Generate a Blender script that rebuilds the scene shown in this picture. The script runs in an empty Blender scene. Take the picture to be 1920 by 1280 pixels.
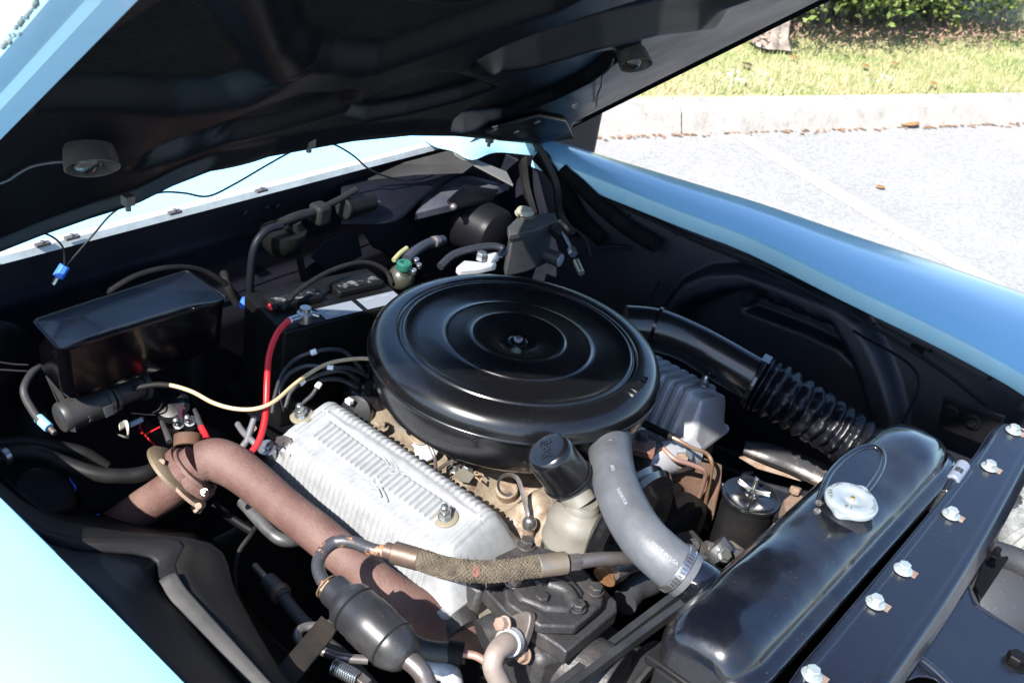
import bpy, bmesh, math, random
import numpy as np
from mathutils import Vector, Matrix, Euler, noise
random.seed(7); rng = np.random.default_rng(7)
R = math.radians
scene = bpy.context.scene
col = scene.collection

# ------------------------------------------------------------------ camera
RX = Vector((-1, 0, 0))
_f = 2024.648
ROWS = [(0.75357, 0.42848, -0.49860), (0.64018, -0.30618, 0.70442), (0.14917, -0.85002, -0.50517)]
def _ortho():
    v1 = np.array([-3060., -1740., _f]); v2 = np.array([1840., -880., _f])
    rx = -v1/np.linalg.norm(v1); ry = v2/np.linalg.norm(v2); rz = np.cross(rx, ry)
    if rz[1] > 0: rz = -rz
    return np.array([rx, ry, rz])
RM = _ortho()
def _ray(px, py): return RM @ np.array([px-960., py-640., _f])
CAM = np.array([0., 0., 1.65])
_d = _ray(975, 595); CAM[:2] = -(_d*((.92-1.65)/_d[2]))[:2]
cam_d = bpy.data.cameras.new('camera'); cam = bpy.data.objects.new('camera', cam_d); col.objects.link(cam)
m = Matrix(((RM[0][0], -RM[0][1], -RM[0][2], CAM[0]), (RM[1][0], -RM[1][1], -RM[1][2], CAM[1]),
            (RM[2][0], -RM[2][1], -RM[2][2], CAM[2]), (0, 0, 0, 1)))
cam.matrix_world = m
cam_d.sensor_width = 22.3; cam_d.lens = 22.3*_f/1920; cam_d.clip_start = .05; cam_d.clip_end = 400
cam_d.dof.use_dof = True; cam_d.dof.focus_distance = 1.42; cam_d.dof.aperture_fstop = 8.0
scene.camera = cam

# ------------------------------------------------------------------ sky and sun
SUN = Vector((0.10, -1.11, 1.0)).normalized()
world = bpy.data.worlds.new('World'); scene.world = world; world.use_nodes = True
nt = world.node_tree
sky = nt.nodes.new('ShaderNodeTexSky'); sky.sky_type = 'NISHITA'; sky.sun_disc = False
sky.sun_elevation = math.asin(SUN.z); sky.sun_rotation = math.atan2(SUN.x, SUN.y)
sky.air_density = 1.0; sky.dust_density = .6; sky.ozone_density = 3.5
bg = nt.nodes['Background']; bg.inputs['Strength'].default_value = .13
nt.links.new(sky.outputs[0], bg.inputs['Color'])
sl = bpy.data.lights.new('sun', 'SUN'); so = bpy.data.objects.new('sun', sl); col.objects.link(so)
sl.energy = 4.9; sl.angle = R(.5); sl.color = (1, .955, .89)
so.rotation_euler = (-SUN).to_track_quat('-Z', 'Y').to_euler(); so.location = (0, -4, 5)
scene.view_settings.view_transform = 'Standard'; scene.view_settings.look = 'None'
scene.view_settings.gamma = 1; scene.view_settings.exposure = 1.45
scene.view_settings.use_curve_mapping = False

# ------------------------------------------------------------------ points of the place read off as view lines
def P(px, py, z):
    d = _ray(px, py); t = (z-CAM[2])/d[2]; return Vector(CAM+d*t)
def PY(px, py, y):
    d = _ray(px, py); t = (y-CAM[1])/d[1]; return Vector(CAM+d*t)
def PX(px, py, x):
    d = _ray(px, py); t = (x-CAM[0])/d[0]; return Vector(CAM+d*t)
def PL(l): return [P(*q) for q in l]
TH = R(39.7); H0 = Vector((-.5, 0, .87)); HU = Vector((math.cos(TH), 0, math.sin(TH))); HN = Vector((-math.sin(TH), 0, math.cos(TH)))
def Hd(px, py, off=0):
    d = Vector(_ray(px, py)); c = Vector(CAM); p0 = H0+HN*off
    return c+d*((p0-c).dot(HN)/d.dot(HN))
def Huv(px, py):
    p = Hd(px, py); return ((p-H0).dot(HU), p.y)
def HP(u, v, n=0): return H0+HU*u+Vector((0, v, 0))+HN*n

# ------------------------------------------------------------------ materials
MATS = {}
def M(name, c, rough=.5, metal=0., c2=None, vs=30., bump=0., bs=80., coat=0., speck=0., rvar=.0, cut=(.35, .65), spec=.5, aniso=None, speckc=(.6, .6, .58), trans=0, emit=None, stretch=(1, 1, 1), bdist=.002, sss=0):
    if spec == .5 and max(c) < .02 and coat == 0: spec = .15
    mt = bpy.data.materials.new(name); mt.use_nodes = True; n = mt.node_tree; b = n.nodes['Principled BSDF']
    L = n.links.new
    b.inputs['Base Color'].default_value = (*c, 1); b.inputs['Roughness'].default_value = rough
    b.inputs['Metallic'].default_value = metal; b.inputs['Specular IOR Level'].default_value = spec
    b.inputs['Coat Weight'].default_value = coat; b.inputs['Coat Roughness'].default_value = .06
    b.inputs['Transmission Weight'].default_value = trans
    tc = n.nodes.new('ShaderNodeTexCoord'); mp = n.nodes.new('ShaderNodeMapping'); mp.inputs['Scale'].default_value = stretch
    L(tc.outputs['Object'], mp.inputs['Vector']); V = mp.outputs[0]
    cur = None
    if c2 is not None:
        t = n.nodes.new('ShaderNodeTexNoise'); t.inputs['Scale'].default_value = vs; t.inputs['Detail'].default_value = 8; t.inputs['Roughness'].default_value = .65
        L(V, t.inputs['Vector'])
        r = n.nodes.new('ShaderNodeMapRange'); r.inputs[1].default_value = cut[0]; r.inputs[2].default_value = cut[1]; L(t.outputs[0], r.inputs[0])
        mx = n.nodes.new('ShaderNodeMix'); mx.data_type = 'RGBA'; mx.inputs[6].default_value = (*c, 1); mx.inputs[7].default_value = (*c2, 1)
        L(r.outputs[0], mx.inputs[0]); cur = mx.outputs[2]; L(cur, b.inputs['Base Color'])
        if rvar:
            rr = n.nodes.new('ShaderNodeMapRange'); rr.inputs[3].default_value = rough; rr.inputs[4].default_value = min(1, rough+rvar); L(r.outputs[0], rr.inputs[0]); L(rr.outputs[0], b.inputs['Roughness'])
    elif rvar:
        t = n.nodes.new('ShaderNodeTexNoise'); t.inputs['Scale'].default_value = vs; t.inputs['Detail'].default_value = 6; L(V, t.inputs['Vector'])
        rr = n.nodes.new('ShaderNodeMapRange'); rr.inputs[1].default_value = cut[0]; rr.inputs[2].default_value = cut[1]
        rr.inputs[3].default_value = rough; rr.inputs[4].default_value = min(1, rough+rvar); L(t.outputs[0], rr.inputs[0]); L(rr.outputs[0], b.inputs['Roughness'])
    if speck:
        vo = n.nodes.new('ShaderNodeTexVoronoi'); vo.inputs['Scale'].default_value = 210; vo.inputs['Randomness'].default_value = 1; L(V, vo.inputs['Vector'])
        n2 = n.nodes.new('ShaderNodeTexNoise'); n2.inputs['Scale'].default_value = 14; n2.inputs['Detail'].default_value = 4; L(V, n2.inputs['Vector'])
        a = n.nodes.new('ShaderNodeMath'); a.operation = 'MULTIPLY'; L(n2.outputs[0], a.inputs[0]); a.inputs[1].default_value = speck*.30
        lt = n.nodes.new('ShaderNodeMath'); lt.operation = 'LESS_THAN'; L(vo.outputs['Distance'], lt.inputs[0]); L(a.outputs[0], lt.inputs[1])
        mx = n.nodes.new('ShaderNodeMix'); mx.data_type = 'RGBA'; mx.inputs[7].default_value = (*speckc, 1)
        if cur is not None: L(cur, mx.inputs[6])
        else: mx.inputs[6].default_value = (*c, 1)
        L(lt.outputs[0], mx.inputs[0]); L(mx.outputs[2], b.inputs['Base Color'])
    if bump:
        t = n.nodes.new('ShaderNodeTexNoise'); t.inputs['Scale'].default_value = bs; t.inputs['Detail'].default_value = 6; L(V, t.inputs['Vector'])
        bp = n.nodes.new('ShaderNodeBump'); bp.inputs['Strength'].default_value = bump; bp.inputs['Distance'].default_value = bdist
        L(t.outputs[0], bp.inputs['Height']); L(bp.outputs[0], b.inputs['Normal'])
    MATS[name] = mt; return mt
gloss = M('gloss_black_paint', (.008, .008, .009), .16, coat=.5, speck=.22, bump=.06, bs=28, rvar=.14, vs=18)
lidm = M('satin_black_paint', (.0045, .0045, .0055), .2, coat=.25, speck=.22, rvar=.1, vs=12, bump=.03, bs=14)
satin = M('worn_satin_black', (.007, .007, .008), .42, c2=(.014, .0135, .0135), vs=20, speck=.15, bump=.12, bs=120)
radm = M('brushed_black_radiator_paint', (.004, .005, .009), .14, c2=(.007, .007, .009), vs=9, speck=.24, coat=.5, rvar=.22, bump=.28, bs=16, bdist=.004, cut=(.45, .6))
supp = M('radiator_support_paint', (.0075, .009, .016), .22, coat=.3, speck=.22, rvar=.12, vs=14, bump=.05, bs=20)
dark = M('dark_underbody_paint', (.0030, .0030, .0042), .5, c2=(.006, .0056, .006), vs=12, bump=.15, bs=90, spec=.12)
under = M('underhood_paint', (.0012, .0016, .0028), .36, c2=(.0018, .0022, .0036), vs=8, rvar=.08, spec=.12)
insul = M('underhood_insulation', (.0022, .0022, .0024), .9, c2=(.0045, .0045, .0043), vs=60, bump=.9, bs=130, bdist=.006, spec=.1)
fwall = M('dusty_firewall_paint', (.0045, .0045, .0080), .46, spec=.18, c2=(.009, .0085, .0125), vs=9, bump=.1, bs=60, speck=.1)
blue = M('pale_blue_car_paint', (.27, .56, .75), .28, coat=.6, c2=(.285, .57, .755), vs=6)
blueb = M('pale_blue_jamb_paint', (.28, .52, .64), .35, c2=(.32, .55, .64), vs=25, coat=.2)
hoodb = M('pale_blue_hood_paint', (.32, .57, .74), .35, coat=.3, c2=(.27, .50, .66), vs=18, cut=(.55, .8))
cast = M('silver_cast_aluminium', (.30, .31, .32), .5, metal=.15, c2=(.23, .235, .24), vs=45, bump=.18, bs=420, bdist=.001)
castd = M('dull_cast_aluminium', (.50, .51, .53), .42, metal=.3, c2=(.40, .41, .43), vs=30, bump=.25, bs=200)
tan = M('oily_tan_manifold_paint', (.25, .205, .15), .5, c2=(.09, .045, .025), vs=14, cut=(.5, .68), metal=.1, bump=.6, bs=70, bdist=.004)
grey = M('stained_grey_enamel', (.15, .142, .122), .55, c2=(.11, .095, .07), vs=22, cut=(.45, .7), metal=.0, bump=.1, bs=90)
rustp = M('red_brown_rusty_pipe', (.095, .046, .037), .7, c2=(.135, .078, .064), vs=16, bump=.5, bs=240, speck=.0, cut=(.4, .62))
rust = M('bare_rusty_steel', (.20, .12, .08), .75, c2=(.34, .27, .22), vs=30, bump=.5, bs=180, metal=.3)
hosem = M('dusty_grey_rubber_hose', (.068, .073, .082), .5, c2=(.100, .105, .116), vs=22, bump=.25, bs=160, stretch=(1, 1, 1), speck=.12)
rubber = M('black_rubber', (.007, .007, .008), .55, c2=(.014, .0135, .013), vs=35, bump=.1, bs=150)
rubg = M('dusty_black_rubber', (.018, .019, .021), .5, c2=(.036, .036, .038), vs=20, bump=.2, bs=150, speck=.18)
steel = M('oxidised_steel_tube', (.19, .17, .165), .38, metal=.7, c2=(.12, .09, .07), vs=35, cut=(.5, .7), bump=.1, bs=150)
rtube = M('flaking_black_steel_tube', (.035, .035, .04), .42, c2=(.38, .17, .08), vs=60, cut=(.56, .62), bump=.3, bs=180)
brass = M('worn_brown_ferrule', (.15, .105, .08), .45, metal=.55, c2=(.12, .08, .06), vs=40, bump=.2, bs=120)
braid = M('frayed_tan_cotton_braid', (.125, .10, .068), .95, c2=(.055, .042, .030), vs=70, bump=.6, bs=300)
copper = M('copper_fuel_line', (.50, .30, .17), .38, metal=.7, c2=(.36, .24, .17), vs=30)
copperp = M('pinkish_copper_line', (.46, .25, .20), .42, metal=.5, c2=(.33, .2, .16), vs=25)
chrome = M('zinc_plated_steel', (.42, .43, .43), .28, metal=.9, c2=(.27, .27, .27), vs=60)
zinc = M('white_zinc_bolt', (.36, .42, .43), .36, metal=.45, c2=(.24, .22, .19), vs=45, cut=(.5, .8))
capm = M('stamped_aluminium_cap', (.33, .37, .39), .42, metal=.3, c2=(.28, .32, .34), vs=50, bump=.03, bs=200)
iron = M('oily_cast_iron', (.024, .023, .024), .5, c2=(.055, .048, .045), vs=24, cut=(.5, .75), bump=.45, bs=110, bdist=.003, speck=.24, speckc=(.35, .32, .3))
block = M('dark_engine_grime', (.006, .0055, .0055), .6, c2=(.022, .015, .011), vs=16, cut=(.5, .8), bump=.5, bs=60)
redc = M('red_cable_jacket', (.50, .014, .018), .35)
yel = M('amber_vacuum_hose', (.42, .30, .16), .32, c2=(.5, .38, .24), vs=20, coat=.2)
bluet = M('blue_plastic_connector', (.03, .13, .55), .5)
white = M('white_label', (.17, .19, .215), .45)
inkm = M('black_print', (.02, .02, .025), .5)
whitep = M('white_wire_marker', (.75, .75, .70), .45)
green = M('green_plastic_cap', (.012, .09, .06), .35, coat=.3)
yellowp = M('cream_plastic_cap', (.26, .25, .19), .45)
glass = M('clear_lamp_glass', (.9, .9, .9), .04, trans=1)
shade = M('bronzed_lamp_shade', (.06, .053, .045), .5, c2=(.085, .075, .064), vs=30, metal=.3)
plast = M('satin_grey_black_plastic', (.020, .0195, .020), .48, c2=(.032, .030, .029), vs=25, bump=.15, bs=120)
batm = M('black_battery_case', (.004, .004, .0045), .45, c2=(.007, .007, .007), vs=20)
ventm = M('battery_cap_dust', (.01, .01, .011), .6, c2=(.12, .12, .12), vs=90, cut=(.52, .6))
pinm = M('white_car_glimpse', (.7, .75, .78), .3)
fibre = M('white_woven_hose', (.24, .25, .25), .7, c2=(.12, .125, .13), vs=90, bump=.5, bs=200)

# ------------------------------------------------------------------ mesh helpers
def frame(ax):
    ax = Vector(ax).normalized(); a = Vector((0, 0, 1)) if abs(ax.z) < .9 else Vector((1, 0, 0))
    x = a.cross(ax).normalized(); y = ax.cross(x); return x, y, ax
def cr(pts, n=6, closed=False):
    pts = [tuple(p) for p in pts]; N = len(pts); out = []
    A = np.array(pts, float)
    rngN = N if closed else N-1
    for i in range(rngN):
        if closed: p0, p1, p2, p3 = A[i-1], A[i], A[(i+1) % N], A[(i+2) % N]
        else:
            p1, p2 = A[i], A[i+1]; p0 = A[i-1] if i else 2*p1-p2; p3 = A[i+2] if i+2 < N else 2*p2-p1
        for k in range(n):
            t = k/n
            out.append(.5*((2*p1)+(-p0+p2)*t+(2*p0-5*p1+4*p2-p3)*t*t+(-p0+3*p1-3*p2+p3)*t**3))
    if not closed: out.append(A[-1])
    return out
class B:
    def __init__(s): s.v = []; s.f = []
    def add(s, vs, fs):
        o = len(s.v); s.v += [tuple(v) for v in vs]; s.f += [tuple(i+o for i in f) for f in fs]; return s
    def box(s, c, size, rot=None, ax=None):
        c = Vector(c); h = Vector(size)/2
        Rm = rot if rot is not None else Matrix.Identity(3)
        vs = [c+Rm @ Vector((x*h.x, y*h.y, z*h.z)) for x in (-1, 1) for y in (-1, 1) for z in (-1, 1)]
        return s.add(vs, [(0, 1, 3, 2), (4, 6, 7, 5), (0, 4, 5, 1), (2, 3, 7, 6), (0, 2, 6, 4), (1, 5, 7, 3)])
    def loft(s, rings, caps=True, closed=False):
        n = len(rings[0]); vs = [p for r in rings for p in r]; fs = []
        m_ = len(rings)
        for i in range(m_ if closed else m_-1):
            a = i*n; b = ((i+1) % m_)*n
            for k in range(n): fs.append((a+k, a+(k+1) % n, b+(k+1) % n, b+k))
        if caps and not closed: fs.append(tuple(range(n))[::-1]); fs.append(tuple((m_-1)*n+k for k in range(n)))
        return s.add(vs, fs)
    def tube(s, pts, r, n=14, sub=6, caps=True, ell=None, up=None):
        """pts: list of points; r: radius or list of radii (one per point)"""
        rs = r if isinstance(r, (list, tuple)) else [r]*len(pts)
        q = [(*p, rr) for p, rr in zip(pts, rs)]
        if sub > 1 and len(q) > 2: q = cr(q, sub)
        q = [(Vector(p[:3]), float(p[3])) for p in q]
        rings = []; X = None
        for i, (p, rr) in enumerate(q):
            t = (q[min(i+1, len(q)-1)][0]-q[max(i-1, 0)][0]).normalized()
            if X is None: X = (Vector(up) if up else frame(t)[0])
            X = (X-t*X.dot(t)).normalized(); Y = t.cross(X)
            ea, eb = ell or (1, 1)
            rings.append([p+X*(rr*ea*math.cos(2*math.pi*k/n))+Y*(rr*eb*math.sin(2*math.pi*k/n)) for k in range(n)])
        return s.loft(rings, caps)
    def lathe(s, prof, c=(0, 0, 0), ax=(0, 0, 1), n=40, caps=True):
        x, y, z = frame(ax); c = Vector(c)
        rings = [[c+z*h+x*(r*math.cos(2*math.pi*k/n))+y*(r*math.sin(2*math.pi*k/n)) for k in range(n)] for r, h in prof]
        return s.loft(rings, caps)
    def cyl(s, a, b, r, n=24, r2=None):
        a = Vector(a); b = Vector(b); L = (b-a).length; e = min(.0012, r*.12, L*.2); r2 = r if r2 is None else r2
        return s.lathe([(r-e, 0), (r, e), (r2, L-e), (r2-e, L)], a, b-a, n)
    def prism(s, poly, vec):
        n = len(poly); vec = Vector(vec); a = [Vector(p) for p in poly]; b = [p+vec for p in a]
        nn = sum(((a[i]-a[0]).cross(a[(i+1) % n]-a[0]) for i in range(n)), Vector())
        if nn.dot(vec) < 0: a.reverse(); b.reverse()
        return s.loft([a, b])
    def hexb(s, c, ax, r, h, washer=0, dome=0):
        c = Vector(c); x, y, z = frame(ax)
        if washer: s.lathe([(washer, 0), (washer, .0012), (washer*.95, .0018)], c, ax, 20); c = c+z*.0016
        ph = random.random()
        rg = lambda rr, hh: [c+z*hh+x*(rr*math.cos(ph+k*math.pi/3))+y*(rr*math.sin(ph+k*math.pi/3)) for k in range(6)]
        s.loft([rg(r, 0), rg(r, h*.85), rg(r*.86, h)])
        if dome: s.lathe([(dome, h), (dome, h+dome*.6), (dome*.75, h+dome*1.3), (dome*.3, h+dome*1.6)], c, ax, 14)
        return s
    def ball(s, c, r, n=14):
        return s.lathe([(r*math.sin(math.pi*k/10)+1e-5, -r*math.cos(math.pi*k/10)) for k in range(11)], c, (0, 0, 1), n)
def mk(name, bld, mat, root=None, parent=None, angle=35, bevel=0, smooth=True, sub=0):
    """one mesh object; coordinates in the place, origin at the root's (or its own) base"""
    me = bpy.data.meshes.new(name); V = np.array(bld.v, float)
    if root is not None: org = np.array(root['org'])
    else: org = np.array([(V[:, 0].min()+V[:, 0].max())/2, (V[:, 1].min()+V[:, 1].max())/2, V[:, 2].min()])
    me.from_pydata((V-org).tolist(), [], bld.f); me.validate()
    bm = bmesh.new(); bm.from_mesh(me); bmesh.ops.recalc_face_normals(bm, faces=bm.faces); bm.to_mesh(me); bm.free()
    if smooth: me.shade_smooth(); me.set_sharp_from_angle(angle=R(angle))
    me.materials.append(mat); o = bpy.data.objects.new(name, me); col.objects.link(o)
    p = parent or root
    if p is not None: o.parent = p
    else: o.location = org; o['org'] = tuple(org)
    if bevel:
        b = o.modifiers.new('b', 'BEVEL'); b.width = bevel; b.segments = 2; b.limit_method = 'ANGLE'; b.angle_limit = R(40)
    if sub:
        b = o.modifiers.new('s', 'SUBSURF'); b.levels = sub; b.render_levels = sub
    return o
def tag(o, label, cat=None, group=None, kind=None):
    o['label'] = label
    if cat: o['category'] = cat
    if group: o['group'] = group
    if kind: o['kind'] = kind
    return o
def T(name, label, cat, loc, group=None):
    o = bpy.data.objects.new(name, None); col.objects.link(o); o.location = loc; o.empty_display_size = .03
    o['org'] = tuple(Vector(loc)); return tag(o, label, cat, group)
def St(name, bld, mat, **k):
    o = mk(name, bld, mat, **k); o['kind'] = 'structure'; return o
# relief sheets
def sdf_poly(U, V, pts):
    d = np.full(U.shape, 1e9); s = np.ones(U.shape); n = len(pts); j = n-1
    for i in range(n):
        ax, ay = pts[i]; bx, by = pts[j]; ex, ey = bx-ax, by-ay; wx, wy = U-ax, V-ay
        t = np.clip((wx*ex+wy*ey)/(ex*ex+ey*ey+1e-12), 0, 1); dx, dy = wx-ex*t, wy-ey*t; d = np.minimum(d, dx*dx+dy*dy)
        c1, c2, c3 = V >= ay, V < by, ex*wy > ey*wx
        s = np.where((c1 & c2 & c3) | (~c1 & ~c2 & ~c3), -s, s); j = i
    return s*np.sqrt(d)
def sdf_line(U, V, pts):
    d = np.full(U.shape, 1e9)
    for (ax, ay), (bx, by) in zip(pts[:-1], pts[1:]):
        ex, ey = bx-ax, by-ay; wx, wy = U-ax, V-ay; t = np.clip((wx*ex+wy*ey)/(ex*ex+ey*ey+1e-12), 0, 1)
        d = np.minimum(d, (wx-ex*t)**2+(wy-ey*t)**2)
    return np.sqrt(d)
def sm(x): x = np.clip(x, 0, 1); return x*x*(3-2*x)
def relief(U, V, feats):
    H = np.zeros(U.shape)
    for ft in feats:
        if callable(ft): H = H+ft(U, V)
        elif ft[0] == 'poly': H = H+ft[2]*sm(-sdf_poly(U, V, ft[1])/ft[3]+.5)
        else: H = H+ft[3]*sm(1-sdf_line(U, V, ft[1])/ft[2])
    return H
def sheet(bld, X, mask=None):
    """X: array (n,m,3)"""
    n, m_ = X.shape[:2]; fs = []
    for i in range(n-1):
        for j in range(m_-1):
            if mask is None or mask[i, j]: fs.append((i*m_+j, (i+1)*m_+j, (i+1)*m_+j+1, i*m_+j+1))
    return bld.add(X.reshape(-1, 3).tolist(), fs)
def patch(bld, rows, sub=5):
    """smooth surface through rows of points"""
    rr = [cr(r, sub) for r in rows]; A = np.array([[tuple(p) for p in r] for r in rr])
    cols = [cr([tuple(A[i, j]) for i in range(A.shape[0])], sub) for j in range(A.shape[1])]
    X = np.array([[tuple(p) for p in c] for c in cols]); return sheet(bld, X)
def slab(o, th, off=-1):
    s = o.modifiers.new('t', 'SOLIDIFY'); s.thickness = th; s.offset = off; return o
def text(s, size, ext, loc, xdir, ydir, mat, root=None, parent=None, name='lettering'):
    cu = bpy.data.curves.new('txt', 'FONT'); cu.body = s; cu.size = size; cu.extrude = ext; cu.align_x = 'CENTER'; cu.align_y = 'CENTER'; cu.resolution_u = 2
    t = bpy.data.objects.new('txt', cu); col.objects.link(t); dg = bpy.context.evaluated_depsgraph_get(); dg.update()
    me = bpy.data.meshes.new_from_object(t.evaluated_get(dg)); col.objects.unlink(t); bpy.data.objects.remove(t)
    x = Vector(xdir).normalized(); z = x.cross(Vector(ydir)).normalized(); y = z.cross(x); Mx = Matrix((x, y, z)).transposed()
    b = B(); b.add([Vector(loc)+Mx @ v.co for v in me.vertices], [tuple(p.vertices) for p in me.polygons])
    return mk(name, b, mat, root, parent, smooth=False)
# ================================================================== SETTING
def ground_mat():
    mt = bpy.data.materials.new('weathered_asphalt'); mt.use_nodes = True; n = mt.node_tree; b = n.nodes['Principled BSDF']; L = n.links.new
    tc = n.nodes.new('ShaderNodeTexCoord')
    a = n.nodes.new('ShaderNodeTexVoronoi'); a.inputs['Scale'].default_value = 75; L(tc.outputs['Object'], a.inputs[0])
    q = n.nodes.new('ShaderNodeTexNoise'); q.inputs['Scale'].default_value = 1.3; q.inputs['Detail'].default_value = 8; L(tc.outputs['Object'], q.inputs[0])
    r = n.nodes.new('ShaderNodeValToRGB'); r.color_ramp.elements[0].color = (.27, .265, .257, 1); r.color_ramp.elements[1].color = (.41, .402, .390, 1); L(a.outputs['Color'], r.inputs[0])
    mx = n.nodes.new('ShaderNodeMix'); mx.data_type = 'RGBA'; mx.blend_type = 'MULTIPLY'; mx.inputs[0].default_value = .35; L(r.outputs[0], mx.inputs[6]); L(q.outputs[0], mx.inputs[7])
    L(mx.outputs[2], b.inputs['Base Color']); b.inputs['Roughness'].default_value = .9
    bp = n.nodes.new('ShaderNodeBump'); bp.inputs['Strength'].default_value = .5; bp.inputs['Distance'].default_value = .006; L(a.outputs['Distance'], bp.inputs['Height']); L(bp.outputs[0], b.inputs['Normal'])
    return mt
St('ground', B().add([(-150, -150, 0), (150, -150, 0), (150, 150, 0), (-150, 150, 0)], [(0, 1, 2, 3)]), ground_mat(), smooth=False)['label'] = 'pale weathered asphalt of the parking lot'
la, lb = P(1395, 258, .004), P(1960, 592, .004); dr = (lb-la).normalized(); nn = Vector((-dr.y, dr.x, 0))*.05
la = la-dr*.05; lb = lb+dr*.8
pm = M('worn_white_line_paint', (.72, .73, .74), .8, c2=(.45, .45, .46), vs=14, cut=(.55, .75))
St('parking_line', B().add([la-nn, la+nn, lb+nn, lb-nn], [(0, 1, 2, 3)]), pm, smooth=False)
k0, k1 = P(1280, 253, 0), P(1920, 232, 0); kd = (k1-k0).normalized(); kn = Vector((-kd.y, kd.x, 0)).normalized()
if kn.dot(Vector(P(1600, 60, 0))-k0) < 0: kn = -kn
kt = P(1600, 192, .13); kw = (kt-k0).dot(kn); kw = max(.15, min(.5, kw))
conc = M('pale_kerb_concrete', (.33, .305, .275), .85, c2=(.19, .175, .155), vs=9, bump=.5, bs=60, bdist=.01, cut=(.5, .8))
kj = T('kerb', 'low pale concrete kerb between the asphalt and the lawn', 'kerb', k0)
s0 = -9.0
while s0 < 9:
    b = B(); a = k0+kd*(s0+.006); e = k0+kd*(s0+2.994)
    ring = lambda q: [q+kn*0+Vector((0, 0, -.02)), q+Vector((0, 0, .0)), q+kn*.04+Vector((0, 0, .10)), q+kn*.07+Vector((0, 0, .125)), q+kn*kw+Vector((0, 0, .135)), q+kn*kw+Vector((0, 0, -.02))]
    mk('kerbstone', b.loft([ring(a), ring(e)]), conc, kj, smooth=False, bevel=.006); s0 += 3
# lawn
lm = bpy.data.materials.new('dry_mottled_lawn'); lm.use_nodes = True; n = lm.node_tree; bb = n.nodes['Principled BSDF']; L = n.links.new
tc = n.nodes.new('ShaderNodeTexCoord'); q1 = n.nodes.new('ShaderNodeTexNoise'); q1.inputs['Scale'].default_value = 1.7; q1.inputs['Detail'].default_value = 9; q1.inputs['Roughness'].default_value = .7; L(tc.outputs['Object'], q1.inputs[0])
rp = n.nodes.new('ShaderNodeValToRGB'); e = rp.color_ramp.elements; e[0].position = .40; e[0].color = (.18, .225, .075, 1); e[1].position = .60; e[1].color = (.40, .345, .19, 1); L(q1.outputs[0], rp.inputs[0]); L(rp.outputs[0], bb.inputs['Base Color']); bb.inputs['Roughness'].default_value = .95
l0 = k0+kn*(kw+.002)
def lawn_z(d): return .128+.012*d
b = B(); NX, NY = 60, 40; Xg = np.zeros((NX, NY, 3))
for i in range(NX):
    for j in range(NY):
        d = 22*(j/(NY-1))**2; p = l0+kd*(-20+40*i/(NX-1))+kn*d
        Xg[i, j] = (p.x, p.y, lawn_z(d)+(noise.noise(Vector((p.x, p.y, 0))*.9)*.02 if j else 0))
St('lawn', sheet(b, Xg), lm)['label'] = 'sloping lawn of patchy green and straw coloured grass'
def grass(name, label, cnt, mat_, hgt, dmax, w, xr=(-3.2, 5.5)):
    b = B(); v = []; f = []
    for i in range(cnt):
        d = dmax*random.random()**1.3; s = random.uniform(*xr); p = l0+kd*s+kn*(d+.01); z = lawn_z(d)+noise.noise(Vector((p.x, p.y, 0))*.9)*.02-.006
        a = random.uniform(0, 6.28); ca, sa = math.cos(a)*w, math.sin(a)*w; h = hgt*random.uniform(.5, 1.3); lx, ly = random.uniform(-.6, .6)*h, random.uniform(-.6, .6)*h
        k = len(v); v += [(p.x-ca, p.y-sa, z), (p.x+ca, p.y+sa, z), (p.x+lx, p.y+ly, z+h)]; f.append((k, k+1, k+2))
    b.add(v, f); o = mk(name, b, mat_, smooth=False); tag(o, label, 'grass', kind='stuff'); return o
grass('green_grass', 'short green blades of grass over the lawn', 60000, M('green_blades', (.17, .22, .07), .8, c2=(.38, .33, .18), vs=1.7, cut=(.42, .58)), .045, 5.5, .004)
grass('straw_grass', 'dry straw coloured blades in the lawn', 26000, M('straw_blades', (.50, .43, .25), .9), .035, 5.5, .004)
# daisies
b = B()
for i in range(75):
    c0 = random.choice([(1480, 165), (1560, 165), (1540, 175), (1380, 140), (1430, 158), (1640, 150), (1680, 165)])
    p = P(c0[0]+random.gauss(0, 28), c0[1]+random.gauss(0, 8), .17); r = random.uniform(.005, .010)
    if (p-k0).dot(kn) < kw+.1: continue
    b.add([p+Vector((r*math.cos(k*1.047), r*math.sin(k*1.047), 0)) for k in range(6)]+[p+Vector((0, 0, .004))], [(k, (k+1) % 6, 6) for k in range(6)])
    b.cyl(p-Vector((0, 0, .035)), p, .001, 4)
tag(mk('white_clover_flowers', b, whitep, smooth=False), 'tiny white wildflowers scattered in the lawn near the kerb', 'flowers', kind='stuff')
# dead leaves
leafm = M('dead_leaf', (.42, .20, .05), .7, c2=(.22, .10, .04), vs=40)
def leaf(px, py, z, s, label, c=leafm):
    p = P(px, py, z); a = random.uniform(0, 6.28); b = B(); v = []
    for k in range(9):
        t = k/8; w = math.sin(math.pi*t)**.7*.35+.01
        for sgn in (-1, 0, 1): v.append((t-.5, sgn*w, .05*abs(sgn)+.06*math.sin(3*t)))
    Mr = Matrix.Rotation(a, 3, 'Z'); b.add([p+(Mr @ Vector(q))*s for q in v], [(3*k+j, 3*k+3+j, 3*k+4+j, 3*k+1+j) for k in range(8) for j in (0, 1)])
    slab(tag(mk('dead_leaf', b, c), label, 'leaf', 'dead leaves on the ground'), .0008)
leaf(1702, 232, .012, .16, 'large orange dead leaf lying against the foot of the kerb')
leaf(1651, 352, .008, .05, 'small brown dead leaf alone on the open asphalt')
leaf(1400, 122, .165, .07, 'dark brown curled dead leaf on the lawn, closest to the hood edge', M('dark_leaf', (.10, .06, .03), .8))
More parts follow.
